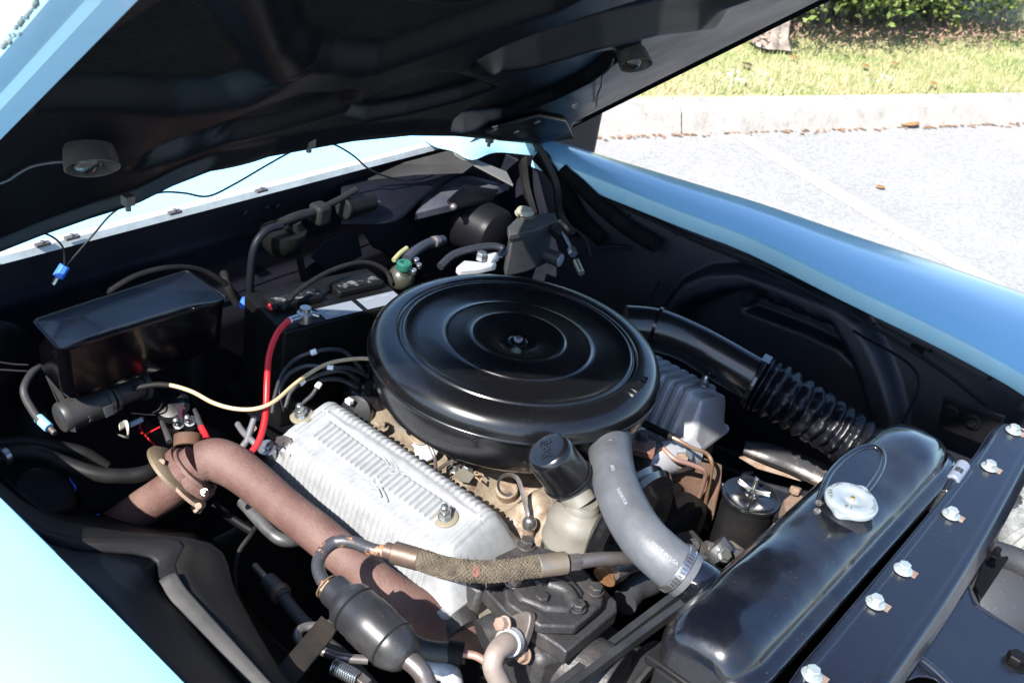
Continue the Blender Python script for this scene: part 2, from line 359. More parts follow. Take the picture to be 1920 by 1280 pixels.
for i, (x, y, w) in enumerate([(1488, 108, 'orange dead leaf on the lawn just in front of the hedge foot, left side'), (1622, 124, 'flat pale orange dead leaf in the middle of the lawn'), (1750, 157, 'small orange dead leaf on the lawn towards the right edge'), (1676, 120, 'small dark dead leaf high on the lawn right of the pale one')]):
    leaf(x, y, .165, .06, w)
b = B()
for i in range(420):
    p = k0+kd*random.uniform(-2.5, 4.5)-kn*abs(random.gauss(0, .02)); s = random.uniform(.006, .02); a = random.uniform(0, 6)
    b.add([p+Vector((s*math.cos(a+k*2.1), s*math.sin(a+k*2.1), .004+.006*random.random())) for k in range(3)], [(0, 1, 2)])
tag(mk('leaf_litter', b, M('litter', (.30, .16, .08), .9, c2=(.15, .1, .06), vs=20), smooth=False), 'crumbled brown leaf litter along the foot of the kerb', 'litter', kind='stuff')
# hedge: five bushes, each trunk stems and crown
leafA = M('hedge_leaf', (.060, .105, .018), .5, c2=(.14, .17, .035), vs=3.5, cut=(.42, .62)); leafB = M('hedge_twig_leaf', (.16, .17, .05), .6, c2=(.07, .09, .025), vs=4); bark = M('hedge_stem', (.07, .055, .042), .85, c2=(.13, .11, .085), vs=20, bump=.5)
leafC = M('pale_shrub_leaf', (.16, .26, .05), .6, c2=(.3, .33, .1), vs=3)
def bush(p, rad, hgt, name, label, lm_, nleaf=9000, ls=.035, bare=.35, straight=False):
    t = T(name, label, 'bush', p, 'hedge bushes beyond the lawn')
    st = B(); tips = []
    for i in range(11):
        a = random.uniform(0, 6.28); q0 = p+Vector((math.cos(a), math.sin(a), 0))*random.uniform(.03, rad*.5)
        pts = [q0]; 
        for k in range(4): pts.append(pts[-1]+Vector((math.cos(a)*rad*.16*random.random()+random.uniform(-.07, .07), math.sin(a)*rad*.16*random.random()+random.uniform(-.07, .07), hgt*.2)))
        r0 = random.uniform(.012, .03); st.tube(pts, [r0*(1-.18*k) for k in range(5)], 7, 3)
        for k in range(5):
            s = random.choice(pts[1:]); e = s+Vector((random.uniform(-.3, .3), random.uniform(-.3, .3), random.uniform(.0, .3))); st.tube([s, s.lerp(e, .5)+Vector((0, 0, -.03)), e], [.008, .006, .003], 5, 2); tips.append(e)
    mk('stems', st, bark, t)
    cl = [p+Vector((random.gauss(0, rad*.5), random.gauss(0, rad*.5), random.uniform(hgt*bare, hgt))) for _ in range(85)]+tips
    v = []; f = []
    for i in range(nleaf):
        c = random.choice(cl); q = c+Vector((random.gauss(0, .10), random.gauss(0, .10), random.gauss(0, .09))); 
        if q.z < p.z+hgt*bare*random.uniform(.3, 1.1): continue
        a = Vector((random.gauss(0, 1), random.gauss(0, 1), random.gauss(0, .6))).normalized(); u_ = a.orthogonal().normalized(); s = ls*random.uniform(.5, 1.3)
        k = len(v); v += [q, q+a*s*.5+u_*s*.3, q+a*s, q+a*s*.5-u_*s*.3]; f.append((k, k+1, k+2, k+3))
    mk('foliage', B().add(v, f), lm_, t, smooth=False)
hA, hB = P(1440, 74, .2), P(1835, 74, .2)
hA.z = hB.z = .2
hl = ['dark green bush at the left end of the hedge, partly behind the hood edge', 'dense dark bush second from the left in the hedge', 'bush in the middle of the hedge with a pale leaning stem', 'dark bush second from the right in the hedge', 'dark bush closing the right end of the hedge']
for i in range(5):
    c = hA.lerp(hB, (i+.1)/4.2)+kn*.45+Vector((random.uniform(-.08, .08), 0, 0)); bush(c, .50, 1.75, 'hedge_bush', hl[i], leafA, 17000, .046, .07)
c = hB+kd*1.6+kn*2.0; c.z = .2; bush(c, .6, 1.6, 'pale_bush', 'bright sunlit pale green bush to the right, behind the hedge', leafC, 8000, .05, .05)
# twigs and dry litter below the hedge
b = B()
for i in range(2600):
    p = hA.lerp(hB, random.uniform(-.1, 1.5))+kn*random.uniform(-.12, .9); p.z = .2+random.random()*.05; a = random.uniform(0, 6); s = random.uniform(.02, .07)
    b.add([p, p+Vector((s*math.cos(a), s*math.sin(a), random.uniform(0, .04))), p+Vector((s*.5*math.cos(a+.6), s*.5*math.sin(a+.6), .01))], [(0, 1, 2)])
tag(mk('hedge_litter', b, M('dry_litter', (.30, .20, .13), .9, c2=(.12, .08, .06), vs=12), smooth=False), 'brown leaf litter and twigs under the hedge', 'litter', kind='stuff')
rk = P(1447, 74, .2); b = B(); nn_ = 22
def srng(h, k, jag=0): return [rk+Vector((math.cos(a)*k*(1+.18*math.sin(a*5+1)), math.sin(a)*k*(1+.18*math.sin(a*3)), h+jag*(random.random()))) for a in np.linspace(0, 2*math.pi, nn_+1)[:-1]]
b.loft([srng(-.03, .115), srng(.03, .085), srng(.10, .072), srng(.15, .068, .07), srng(.13, .045, .04), srng(.12, .02, .02)])
tag(mk('broken_stump', b, M('stump_bark', (.35, .29, .25), .9, c2=(.15, .12, .1), vs=20, bump=.8)), 'pale broken stump at the left foot of the hedge', 'stump')

# ================================================================== CAR BODY
# ---- far fender
ff = T('far_fender', 'pale blue front fender on the far side in the shade of the hood', 'fender', (0, .9, .3))
upx = [(1003, 287, .90), (1050, 306, .90), (1280, 397, .90), (1414, 448, .90), (1582, 531, .90), (1752, 612, .895), (1860, 668, .89), (1935, 712, .885), (2060, 800, .88), (2200, 950, .87)]
inner = PL(upx)
outpx = [(1030, 266), (1075, 277), (1280, 337), (1425, 380), (1590, 435), (1760, 490), (1860, 524), (1940, 552), (2080, 600), (2300, 690)]
outer = [P(x, y, .885) for x, y in outpx]
low = [p+Vector((0, .004, -.026)) for p in inner]
b = B(); rows = [[p+Vector((0, .0005, -.001)) for p in inner]]
def arc(a, c, t, crown): return a.lerp(c, t)+Vector((0, 0, crown*4*t*(1-t)))
rows = [inner]+[[arc(a, c, t, .016) for a, c in zip(inner, outer)] for t in (.08, .25, .5, .75, .93)]+[[c+Vector((0, .012, -.012)) for c in outer], [c+Vector((0, .02, -.05)) for c in outer], [c+Vector((0, .045, -.3)) for c in outer], [c+Vector((0, .01, -.62)) for c in outer]]
mk('fender_skin', patch(b, rows, 4), blue, ff, angle=50)
b = B(); patch(b, [[p+Vector((0, -.0005, .0006)) for p in inner], [p+Vector((0, -.003, -.004)) for p in inner], [p+Vector((0, -.004, -.028)) for p in inner], [p+Vector((0, .018, -.034)) for p in inner]], 3)
mk('hood_gutter_lip', b, blueb, ff)
for x, y in ((1740, 627), (1500, 498), (1640, 570)): 
    c = P(x, y, .872); mk('lip_hole', B().cyl(c+Vector((0, -.008, 0)), c+Vector((0, .02, 0)), .0038, 16), inkm, ff) if x == 1740 else None
b = B()
for k in range(7): c = P(1412+4*k+random.uniform(-2, 2), 458+2.3*k+random.uniform(-2, 2), .878); b.ball(c+Vector((0, -.002, 0)), random.uniform(.0015, .0034), 8)
mk('chipped_sealer', b, block, ff)
# ---- near fender
nf = T('near_fender', 'sunlit pale blue front fender filling the lower left corner', 'fender', (0, -.9, .3))
def nline(pts, z): return [P(x, y, z) for x, y in pts]
ne = nline([(-420, 470), (-120, 815), (0, 938), (120, 1058), (230, 1169), (340, 1281), (470, 1415), (640, 1600)], .88)
rows = [[p+Vector((0, .018, -.03)) for p in ne], [p+Vector((0, .004, -.024)) for p in ne], [p+Vector((0, .003, -.004)) for p in ne], [p+Vector((0, -.001, .0)) for p in ne], [p+Vector((0, -.03, .006)) for p in ne], [p+Vector((0, -.1, .012)) for p in ne], [p+Vector((0, -.2, .006)) for p in ne], [p+Vector((0, -.27, -.02)) for p in ne], [p+Vector((0, -.29, -.1)) for p in ne], [p+Vector((0, -.31, -.4)) for p in ne], [p+Vector((0, -.28, -.62)) for p in ne]]
mk('fender_skin', patch(B(), rows, 4), blue, nf, angle=50)
# ---- far inner apron with raised wheelhouse rib
def AY(px, py, y=.565): p = PY(px, py, y); return (p.x, p.z)
rib = [AY(*q) for q in [(1205, 640), (1280, 531), (1320, 512), (1381, 512), (1465, 539), (1565, 574), (1609, 606), (1643, 656), (1670, 715), (1690, 772), (1700, 840), (1650, 860), (1640, 776), (1616, 709), (1589, 656), (1555, 606), (1481, 576), (1404, 545), (1347, 548), (1280, 572), (1240, 640)]]
rec = [AY(*q) for q in [(1240, 650), (1282, 578), (1347, 553), (1404, 549), (1481, 580), (1555, 612), (1587, 660), (1612, 712), (1638, 790), (1640, 900), (1500, 900), (1200, 800)]]
step = [AY(*q) for q in [(1380, 575), (1420, 590), (1530, 630), (1560, 650), (1580, 700), (1550, 670), (1480, 640), (1365, 600)]]
us = np.linspace(-.60, .80, 240); vs_ = np.linspace(.30, .868, 130); U, V = np.meshgrid(us, vs_, indexing='ij')
Hh = relief(U, V, [('poly', rib, .030, .016), ('poly', rec, -.040, .016), ('poly', step, -.02, .012)])
_il = sorted((p.x, p.y) for p in inner); ytop = np.interp(us, [q[0] for q in _il], [q[1]+.012 for q in _il])[:, None]
X = np.stack([U, ytop-.0-.06*(.868-V)/.3-Hh, V], -1)
ap = T('far_inner_apron', 'black inner fender apron on the far side with a raised arched rib', 'inner fender', (0, .58, .3))
apm = M('blue_black_apron_paint', (.0038, .0046, .0095), .36, c2=(.007, .0078, .013), vs=7, spec=.34, rvar=.15, bump=.08, bs=40, speck=.08)
slab(mk('apron_panel', sheet(B(), X), apm, ap, angle=60), .003)
# hood stop bracket with two bolts
pl = [PY(1768, 745, .47), PY(1882, 785, .47), PY(1862, 842, .47), PY(1757, 800, .47)]
mk('bolted_plate', B().prism(pl, (0, .008, 0)), dark, ap, bevel=.002)
mk('plate_flange', B().prism([PY(1768, 743, .47), PY(1884, 783, .47), PY(1884, 783, .44), PY(1768, 743, .44)], (0, 0, .003)), dark, ap, bevel=.001)
for x, y in ((1783, 773), (1824, 790)):
    c = PY(x, y, .468); mk('bolt', B().lathe([(.013, 0), (.013, .002), (.011, .003)], c, (0, -1, 0), 20).hexb(c+Vector((0, -.003, 0)), (0, -1, 0), .0075, .006), dark, ap)
for k in range(9):
    x = -.30+k*.10; y0 = float(np.interp(x, [q[0] for q in _il], [q[1] for q in _il]))+.010
    mk('spot_weld', B().lathe([(.0035, 0), (.003, .0012), (.001, .0016)], (x, y0-.006, .852), (0, -1, .1), 10), dark, ap)
for x0_, x1_ in ((1708, 1730),):
    c = P((x0_+x1_)/2, 0, 1) if False else PY((x0_+x1_)/2, 432 if x0_ < 1400 else 655, .585); mk('harness_clip', B().box(c, (.022, .004, .014)), dark, ap, bevel=.001)
mk('seam_flange', B().tube([PY(1690, 800, .50), PY(1720, 700, .53), PY(1600, 620, .56)], .0025, 6), dark, ap)
wh = T('wiring_harness', 'thin dark wiring harness clipped under the far fender lip', 'wiring', PY(1400, 480, .57))
mk('harness_run', B().tube([PY(x, y, yy) for x, y, yy in ((1100, 360, .57), (1200, 402, .575), (1300, 450, .575), (1420, 500, .575), (1540, 560, .575), (1650, 620, .565), (1760, 690, .545), (1850, 760, .51))], .0035, 8), M('dull_harness_tape', (.006, .006, .007), .7), wh)
# ---- near inner apron
na = T('near_inner_apron', 'scuffed black inner fender apron beside the sunlit near fender', 'inner fender', (0, -.6, .3))
r1 = PL([(-260, 700, .865), (-60, 905, .865), (40, 1005, .865), (150, 1115, .865), (260, 1225, .865), (420, 1385, .865), (560, 1530, .865)])
r2 = PL([(-200, 760, .83), (0, 960, .83), (110, 1025, .825), (280, 1045, .81), (305, 1105, .80), (470, 1290, .795), (560, 1400, .79)])
r3 = PL([(-190, 750, .835), (20, 955, .835), (150, 1012, .83), (338, 1012, .815), (336, 1085, .805), (512, 1285, .80), (610, 1400, .795)])
r4 = PL([(-180, 740, .80), (40, 940, .80), (180, 990, .80), (395, 1018, .79), (440, 1110, .77), (530, 1262, .77), (640, 1390, .77)])
r5 = PL([(-160, 720, .62), (80, 920, .62), (230, 970, .62), (400, 1010, .60), (450, 1110, .58), (560, 1250, .56), (680, 1360, .56)])
b = B(); patch(b, [[p+Vector((0, .004, -.003)) for p in r1], r2], 4)
mk('apron_panel', b, M('scuffed_apron_paint', (.0035, .004, .0055), .42, c2=(.007, .009, .016), vs=9, cut=(.5, .75), speck=.12, spec=.1, bump=.1, bs=50), na, angle=50)
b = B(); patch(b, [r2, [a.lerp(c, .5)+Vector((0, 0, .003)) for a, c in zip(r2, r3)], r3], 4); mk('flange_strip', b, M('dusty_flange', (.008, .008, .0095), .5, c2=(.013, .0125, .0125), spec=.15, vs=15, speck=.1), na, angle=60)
b = B(); patch(b, [r3, r4, [a.lerp(c, .4)+Vector((-.0, -.01, 0)) for a, c in zip(r4, r5)], r5], 4); mk('shock_tower', b, M('dusty_tower', (.009, .008, .0075), .6, c2=(.016, .0135, .012), spec=.12, vs=10), na, angle=60)
for o in na.children: slab(o, .002)
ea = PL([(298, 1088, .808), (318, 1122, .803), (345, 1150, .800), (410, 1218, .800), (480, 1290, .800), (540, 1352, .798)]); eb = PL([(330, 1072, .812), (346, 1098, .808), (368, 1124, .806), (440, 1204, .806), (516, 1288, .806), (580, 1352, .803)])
b = B(); patch(b, [ea, [a.lerp(c, .5)+Vector((0, 0, .0015)) for a, c in zip(ea, eb)], eb], 4); slab(mk('lit_dusty_rail', b, M('lit_rail_dust', (.030, .029, .028), .6, c2=(.05, .047, .044), vs=18, speck=.1), na, angle=60), .0015)  # lit stretch of the dusty flange, painted as a paler strip on top

# ---- firewall
fw = T('firewall', 'dusty dark firewall across the back of the engine bay', 'firewall', (-.5, 0, .3))
us = np.linspace(-.85, .90, 190); vs_ = np.linspace(.28, .925, 100); U, V = np.meshgrid(us, vs_, indexing='ij')
ledge = lambda U, V: np.where(V < .775+.03*U, 0.035*sm((.775+.03*U-V)/.02), 0)
fe = [ledge, ('line', [(-.55, .85), (-.1, .855), (.3, .84)], .012, .003), ('poly', [(.05, .66), (.2, .68), (.22, .5), (.03, .5)], .02, .015), ('poly', [(.27, .76), (.42, .78), (.43, .70), (.28, .68)], .03, .015),
      ('poly', [(-.2, .74), (0, .745), (0, .5), (-.2, .5)], .012, .02)]
Hh = relief(U, V, fe)
X = np.stack([-.508+Hh, U, V], -1)
slab(mk('firewall_panel', sheet(B(), X), fwall, fw, angle=60), .003, 1)
for x, y in ((460, 400), (500, 390), (520, 388)): 
    c = PX(x, y, -.506); mk('rivet', B().lathe([(.006, 0), (.006, .002), (.003, .004)], c, (1, 0, 0), 12), fwall, fw)
# raised box over the far end of the firewall
ptop = PL([(778, 398, .845), (800, 362, .855), (862, 322, .86), (905, 330, .86), (958, 341, .862), (862, 378, .85)])
mk('cowl_drain_box', B().prism(ptop, (0, 0, -.018)), M('purple_grey_dust', (.04, .042, .058), .42, c2=(.07, .068, .08), vs=20, bump=.1), fw, bevel=.003)
b = B(); patch(b, [PL([(640, 345, .90), (740, 305, .905), (845, 283, .905), (900, 310, .895), (955, 343, .863)]), PL([(640, 420, .86), (740, 415, .85), (800, 368, .86), (870, 330, .865), (940, 345, .862)])], 4)
slab(mk('cowl_side_panel', b, fwall, fw), .002)
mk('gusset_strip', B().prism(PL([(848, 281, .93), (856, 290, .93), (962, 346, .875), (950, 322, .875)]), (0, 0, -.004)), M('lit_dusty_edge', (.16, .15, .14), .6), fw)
mk('upper_cowl_cover', B().prism(PL([(690, 335, .908), (756, 305, .93), (846, 281, .93), (886, 308, .915), (868, 322, .90), (780, 325, .905)]), (0, 0, -.003)), M('brown_dust_cover', (.035, .03, .028), .6, c2=(.05, .045, .04), vs=20), fw)
# ---- cowl panel and its flange
cw = T('cowl_panel', 'brightly sunlit pale blue cowl strip behind the engine bay', 'cowl', (-.65, 0, .85))
us = np.linspace(-.98, .62, 60); xs = [-.497, -.500, -.512, -.520, -.55, -.60, -.68, -.78, -.86]
zz = [.921, .931, .933, .937, .938, .935, .938, .952, .962]
X = np.array([[(x-.0*abs(u), u, z+.012*(1-(u/.9)**2)*(i > 3)*.6) for u in us] for i, (x, z) in enumerate(zip(xs, zz))])
mk('cowl_skin', sheet(B(), X[2:]), blue, cw, angle=40)
mk('cowl_flange', sheet(B(), X[:3]), M('grey_flange_sealer', (.30, .33, .34), .6, c2=(.42, .47, .48), vs=30), cw)
us = np.linspace(.45, .80, 20)
far = PL([(862, 262, .93), (905, 250, .93), (950, 258, .925), (985, 275, .90)])
b = B(); patch(b, [PL([(790, 258, .945), (860, 246, .95), (940, 244, .95), (1010, 262, .93)]), PL([(815, 275, .935), (865, 268, .936), (935, 262, .93), (1005, 275, .915)]), PL([(850, 283, .93), (885, 300, .925), (930, 286, .91), (1000, 292, .895)])], 5)
mk('cowl_corner', b, blueb, cw)
0 and mk('corner_tab', B().prism(PL([(937, 262, .925), (966, 264, .92), (966, 272, .92), (940, 300, .915), (935, 296, .915)]), (0, 0, -.002)), blueb, cw)
for x, y in ((490, 357), (328, 398), (135, 445), (80, 458)):
    c = P(x, y, .936); mk('flange_clip', B().box(c, (.008, .02, .004)).cyl(c, c+Vector((0, 0, .005)), .003, 10), steel, cw)
# ---- windscreen, wiper
ws = T('windscreen', 'glimpse of the windscreen between the raised hood and the cowl', 'windscreen', (-.9, 0, .95))
us = np.linspace(-.85, .85, 40); ts = np.linspace(0, 1, 14)
X = np.array([[(-.865-.62*t-.10*(u/.85)**2*0, u*(1-.12*t), .965+.40*t) for u in us] for t in ts])
slab(mk('glass_pane', sheet(B(), X), M('tinted_windscreen_glass', (.55, .68, .72), .05, spec=.8, coat=1.0, metal=.3), ws), .005)
mk('lower_gasket', B().tube([(-.862, u, .966) for u in (-.88, -.4, 0, .4, .88)], .008, 10), rubber, ws)
rf = [Vector((-1.49, u, 1.37)) for u in (-.75, -.4, 0, .4, .75)]
car = T('car_roof', 'pale roof of the car glimpsed past the near corner of the hood', 'roof', (-2, 0, 1.2))
mk('roof_skin', patch(B(), [rf, [p+Vector((-.15, 0, .04)) for p in rf], [p+Vector((-.7, 0, .06)) for p in rf], [p+Vector((-1.6, 0, -.02)) for p in rf]], 4), pinm, car)
for sgn, lab in ((-1, 'near'), (1, 'far')):
    a0 = Vector((-.87, sgn*.87, .95)); a1 = Vector((-1.49, sgn*.76, 1.37))
    mk('windscreen_pillar', B().tube([a0, a0.lerp(a1, .5)+Vector((0, 0, .01)), a1], .028, 10), blue, car)
    mk('door_skin', B().box((-1.7, sgn*.93, .62), (1.7, .05, .62)), blue, car, bevel=.02)
wp = T('windscreen_wiper', 'chrome wiper arm parked along the foot of the windscreen', 'wiper', (-.78, .3, .96))
mk('wiper_arm', B().tube([PX(775, 262, -.72), PX(700, 266, -.74), PX(560, 298, -.76), PX(480, 305, -.78)], [.006, .005, .004, .003], 8), chrome, wp)
mk('wiper_blade', B().tube([PX(395, 332, -.78), PX(480, 308, -.785), PX(620, 278, -.79)], .004, 6), rubber, wp)
c = PX(776, 262, -.71); mk('pivot_nut', B().cyl(c-Vector((0, 0, .02)), c+Vector((0, 0, .006)), .010, 16).cyl(c+Vector((0, 0, .006)), c+Vector((0, 0, .012)), .006, 12), chrome, wp)
# ---- floor darkness: frame rails, crossmember, floor pan below the engine
ch = T('chassis_frame', 'dark chassis rails and crossmember under the engine', 'frame', (0, 0, .2))
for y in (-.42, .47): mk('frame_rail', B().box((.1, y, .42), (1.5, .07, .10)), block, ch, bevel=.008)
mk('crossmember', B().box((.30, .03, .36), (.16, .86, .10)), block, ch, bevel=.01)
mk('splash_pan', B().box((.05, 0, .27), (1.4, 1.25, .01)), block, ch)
mk('dash_side_panel', B().box((-.53, -.76, .6), (.05, .2, .62)), dark, ch)
b = B(); pp = [(1395, 838, .62), (1440, 850, .62), (1490, 868, .615), (1560, 900, .61), (1640, 940, .60)]
b.tube(PL(pp), [.012, .018, .020, .022, .022], 14, ell=(1.3, .8)); mk('upper_control_arm', b, M('worn_grey_frame_paint', (.05, .05, .054), .38, c2=(.25, .20, .15), vs=30, cut=(.55, .7), metal=.3, bump=.3), ch)
mk('crossmember_bracket', B().prism(PL([(1385, 855, .60), (1405, 850, .61), (1500, 885, .60), (1545, 902, .60), (1500, 899, .59), (1420, 876, .59)]), (0, 0, -.004)), rust, ch, bevel=.002)
mk('rusty_spring_seat', B().prism(PL([(1470, 935, .52), (1500, 910, .52), (1560, 930, .52), (1550, 985, .52), (1480, 990, .52)]), (0, 0, -.04)), M('flaking_rust_plate', (.12, .055, .035), .8, c2=(.20, .15, .12), vs=25, bump=.8), ch, bevel=.004)
for q in ((1490, 922, .53), (1518, 945, .53), (1505, 965, .53)): mk('rusty_bolt', B().hexb(P(*q), (0, 0, 1), .010, .012), rust, ch)

# ================================================================== HOOD
hd = T('hood', 'raised pale blue hood with black ribbed underside', 'hood', tuple(H0))
def hump(v): return float(.062*sm(np.array((-.40-v)/.25)))
def Hrear(px, py):
    n_ = 0
    for _ in range(25): p = Hd(px, py, n_); n_ = .5*n_+.5*hump(p.y)
    return ((p-H0).dot(HU)-0, p.y)
rear = [Hrear(x, y) for x, y in [(-140, 505), (-90, 490), (-30, 468), (0, 456), (60, 432), (150, 400), (235, 373), (302, 339), (370, 312), (480, 285), (640, 257), (750, 247), (850, 249), (915, 256), (985, 262)]]
rv = np.array([q[1] for q in rear]); ru = np.array([q[0] for q in rear]); o_ = np.argsort(rv); rv, ru = rv[o_], ru[o_]
def urear(v): return np.interp(v, rv, ru)
def uvp(l): return [Hrear(*q) for q in l]
A1 = uvp([(80, 202), (110, 158), (195, 90), (270, 50), (343, 2), (372, -22), (396, -22), (412, 5), (447, 67), (487, 134), (503, 165), (470, 181), (437, 194), (336, 201)])
A2 = uvp([(528, -30), (534, 0), (560, 91), (590, 118), (640, 127), (720, 129), (742, 120), (808, 97), (942, 50), (1043, 17), (1120, -25)])
A3 = uvp([(905, 112), (960, 84), (1083, 40), (1210, 0), (1262, -30), (1500, -34), (1310, 32), (1235, 39), (1130, 62), (1010, 97), (940, 114)])
A4 = uvp([(268, 314), (277, 296), (336, 269), (437, 232), (571, 181), (640, 174), (667, 178), (650, 205), (560, 232), (430, 262), (330, 292)])
A5 = uvp([(652, 220), (673, 195), (740, 160), (800, 142), (845, 141), (925, 166), (870, 186), (770, 212), (690, 226)])
A6 = uvp([(850, 231), (878, 207), (932, 173), (995, 137), (1080, 108), (1144, 98), (1158, 112), (1100, 158), (1043, 186), (945, 224), (870, 234)])
A7 = uvp([(0, 290), (30, 270), (75, 225), (110, 212), (250, 215), (330, 215), (300, 240), (200, 262), (60, 285)])
_x = uvp([(915, 118), (1000, 103), (1110, 72), (1230, 44), (1330, 36)])
NU, NV = 330, 300
vv = np.linspace(-.646, .655, NV); tt = np.linspace(0, 1, NU)**1.35
Ug = urear(vv)[None, :]+tt[:, None]*(1.57-urear(vv)[None, :]); Vg = np.repeat(vv[None, :], NU, 0)
hood_feats = [('poly', A1, .022, .036), ('poly', A2, .024, .036), ('poly', A3, .021, .022), ('poly', A4, .017, .022), ('poly', A5, .017, .018), ('poly', A6, .018, .02), ('line', _x, .03, -.015),
     lambda U, V: -.012*sm(1-np.abs(U-urear(V)-.02)/.03), lambda U, V: .012*sm((V-.60)/.03), lambda U, V: .062*sm((-.40-V)/.25)]
Hh = relief(Ug, Vg, hood_feats)
def hgrid(U, V, N): return np.array(H0)[None, None]+U[..., None]*np.array(HU)+N[..., None]*np.array(HN)+np.stack([0*V, V, 0*V], -1)
me_h = sheet(B(), hgrid(Ug, Vg, Hh))
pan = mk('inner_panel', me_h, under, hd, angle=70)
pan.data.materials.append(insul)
ins_ = np.zeros(Ug.shape, bool)
for A in (A1, A2): ins_ |= sdf_poly(Ug, Vg, A) < -.012
cellm = (ins_[:-1, :-1] & ins_[1:, 1:]).reshape(-1).astype(np.int32)
if len(pan.data.polygons) == len(cellm): pan.data.polygons.foreach_set('material_index', cellm)
# outer skin and edges
vs2 = np.linspace(-.712, .70, 60); us2 = np.linspace(0, 1, 40)
U2 = urear(np.clip(vs2, -.65, .65))[None]-.006+us2[:, None]*(1.60-urear(np.clip(vs2, -.65, .65))[None]); V2 = np.repeat(vs2[None], 40, 0)
N2 = .042+.012*(1-(V2/.7)**2)+.062*sm((-.40-V2)/.25)-.036*sm((-.60-V2)/.11)
slab(mk('outer_skin', sheet(B(), hgrid(U2, V2, N2)), hoodb, hd, angle=60), .002, 1)
def edge(prof, mat_, nm, sgn=-1):
    ts = np.linspace(-.02, 1.0, 40); X = np.zeros((len(prof), 40, 3))
    for i, (v, n_) in enumerate(prof):
        for k, t in enumerate(ts):
            u0 = urear(sgn*.64); u = u0+t*(1.59-u0); X[i, k] = HP(u, v, n_)
    mk(nm, sheet(B(), X), mat_, hd, angle=30)
edge([(-.642, .066), (-.6445, .060), (-.6465, .058), (-.673, .059)], hoodb, 'edge_flange')
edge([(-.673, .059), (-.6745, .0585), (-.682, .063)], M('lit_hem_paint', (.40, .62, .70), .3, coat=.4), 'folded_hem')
edge([(-.682, .063), (-.685, .062), (-.710, .063), (-.713, .068)], hoodb, 'outer_lip')
edge([(.650, .012), (.655, -.002), (.690, .004), (.698, .010)], under, 'edge_flange', 1)
edge([(.698, .010), (.701, .012), (.702, .040)], blue, 'folded_hem', 1)
b = B()
for i in range(46):
    t = random.random()**1; c = Hd(5+68*t+random.gauss(0, 2), 92-95*t+random.gauss(0, 4), .062); b.ball(c, random.uniform(.0008, .0022), 6)
mk('adhesive_residue', b, M('residue', (.10, .13, .13), .8), hd)
# rear edge hem
X = np.array([[tuple(HP(float(urear(v))-d, v, n_+(hump(v) if n_ < .03 else max(0, hump(v)-.02)))) for v in np.linspace(-.645, .655, 90)] for d, n_ in ((0, -.004), (.005, -.003), (.008, .006), (.008, .036))])
mk('rear_hem', sheet(B(), X), under, hd)
for x, y in ((240, 375), (580, 266), (918, 262)):
    c = Hd(x, y, -.006); mk('edge_clip', B().box(c, (.010, .010, .010)).cyl(c, c+Vector((.0, 0, -.012)), .003, 8), shade, hd)
for x, y in ((925, 238), (965, 243), (1005, 224), (1075, 197)):
    c = Hd(x, y, -.006); mk('hinge_bolt', B().hexb(c, -HN, .0055, .005, .007), steel, hd)
# hinge
hg = hd
mk('hinge_plate', B().prism([Hd(905, 240, -.004), Hd(1010, 212, -.004), Hd(1060, 222, -.004), Hd(1075, 255, -.004), Hd(1010, 266, -.004), Hd(930, 258, -.004)], HN*-.006), under, hg, bevel=.0015)
def bar(pts, w, t_, up): return B().tube(pts, 1, 4, 5, ell=(w, t_), up=up)
mk('hinge_arm', bar([PY(978, 258, .54), PY(980, 300, .54), PY(986, 350, .54), PY(1000, 400, .54)], .011, .004, (1, 0, 0)), satin, hg)
mk('hinge_arm', bar([PY(1000, 258, .545), PY(1022, 300, .545), PY(1042, 345, .545), PY(1050, 400, .545), PY(1075, 440, .545)], .010, .005, (1, 0, 0)), satin, hg)
# lamps
def HdH(px, py, off):
    n_ = 0
    for _ in range(25): p = Hd(px, py, n_+off); n_ = .5*n_+.5*hump(p.y)
    return p
def lamp(px, py, s, label, wirepts, wa):
    o = HdH(px, py, -.010); t = T('underhood_lamp', label, 'lamp', o, 'lamps under the raised hood')
    ax = (Vector((.62, -.25, -.5))).normalized(); x, y, z = frame(ax)
    c = o; rings = []
    for k, (r, h) in enumerate([(.006, -.016), (.016, -.014), (.020, -.006), (.0215, .006), (.022, .016)]):
        rings.append([c+z*h+x*(r*math.cos(a)*1.15)+y*(r*math.sin(a)*.66) for a in np.linspace(0, 2*math.pi, 28)[:-1]])
    rings += [[c+z*.016+x*(.0205*math.cos(a)*1.15)+y*(.0205*math.sin(a)*.8) for a in np.linspace(0, 2*math.pi, 28)[:-1]], [c+z*.0+x*(.018*math.cos(a)*1.15)+y*(.018*math.sin(a)*.8) for a in np.linspace(0, 2*math.pi, 28)[:-1]], [c-z*.010+x*(.010*math.cos(a))+y*(.012*math.sin(a)) for a in np.linspace(0, 2*math.pi, 28)[:-1]]]
    mk('lamp_shade', B().loft(rings), shade, t)
    mk('bulb', B().lathe([(.004, -.012), (.006, -.006), (.0125, .002), (.0135, .009), (.010, .016), (.004, .020)], c+x*-.004, ax, 20), glass, t)
    mk('socket', B().cyl(c-z*.020, c-z*.006, .007, 12), steel, t)
    mk('bracket', B().box(c-z*.010+HN*.010, (.02, .02, .010), rot=Matrix((HU, (0, 1, 0), HN)).transposed()), shade, t, bevel=.002)
    mk('wire', B().tube(wirepts, .0014 if wa else .0016, 8), rubg, t)
lamp(168, 288, 1, 'bronze shaded lamp under the hood at the near side, left of the cowl', [HdH(132, 303, -.01), HdH(95, 305, -.008), HdH(60, 312, -.004), HdH(35, 325, -.004), HdH(15, 338, -.004), HdH(-20, 350, -.002)], 1)
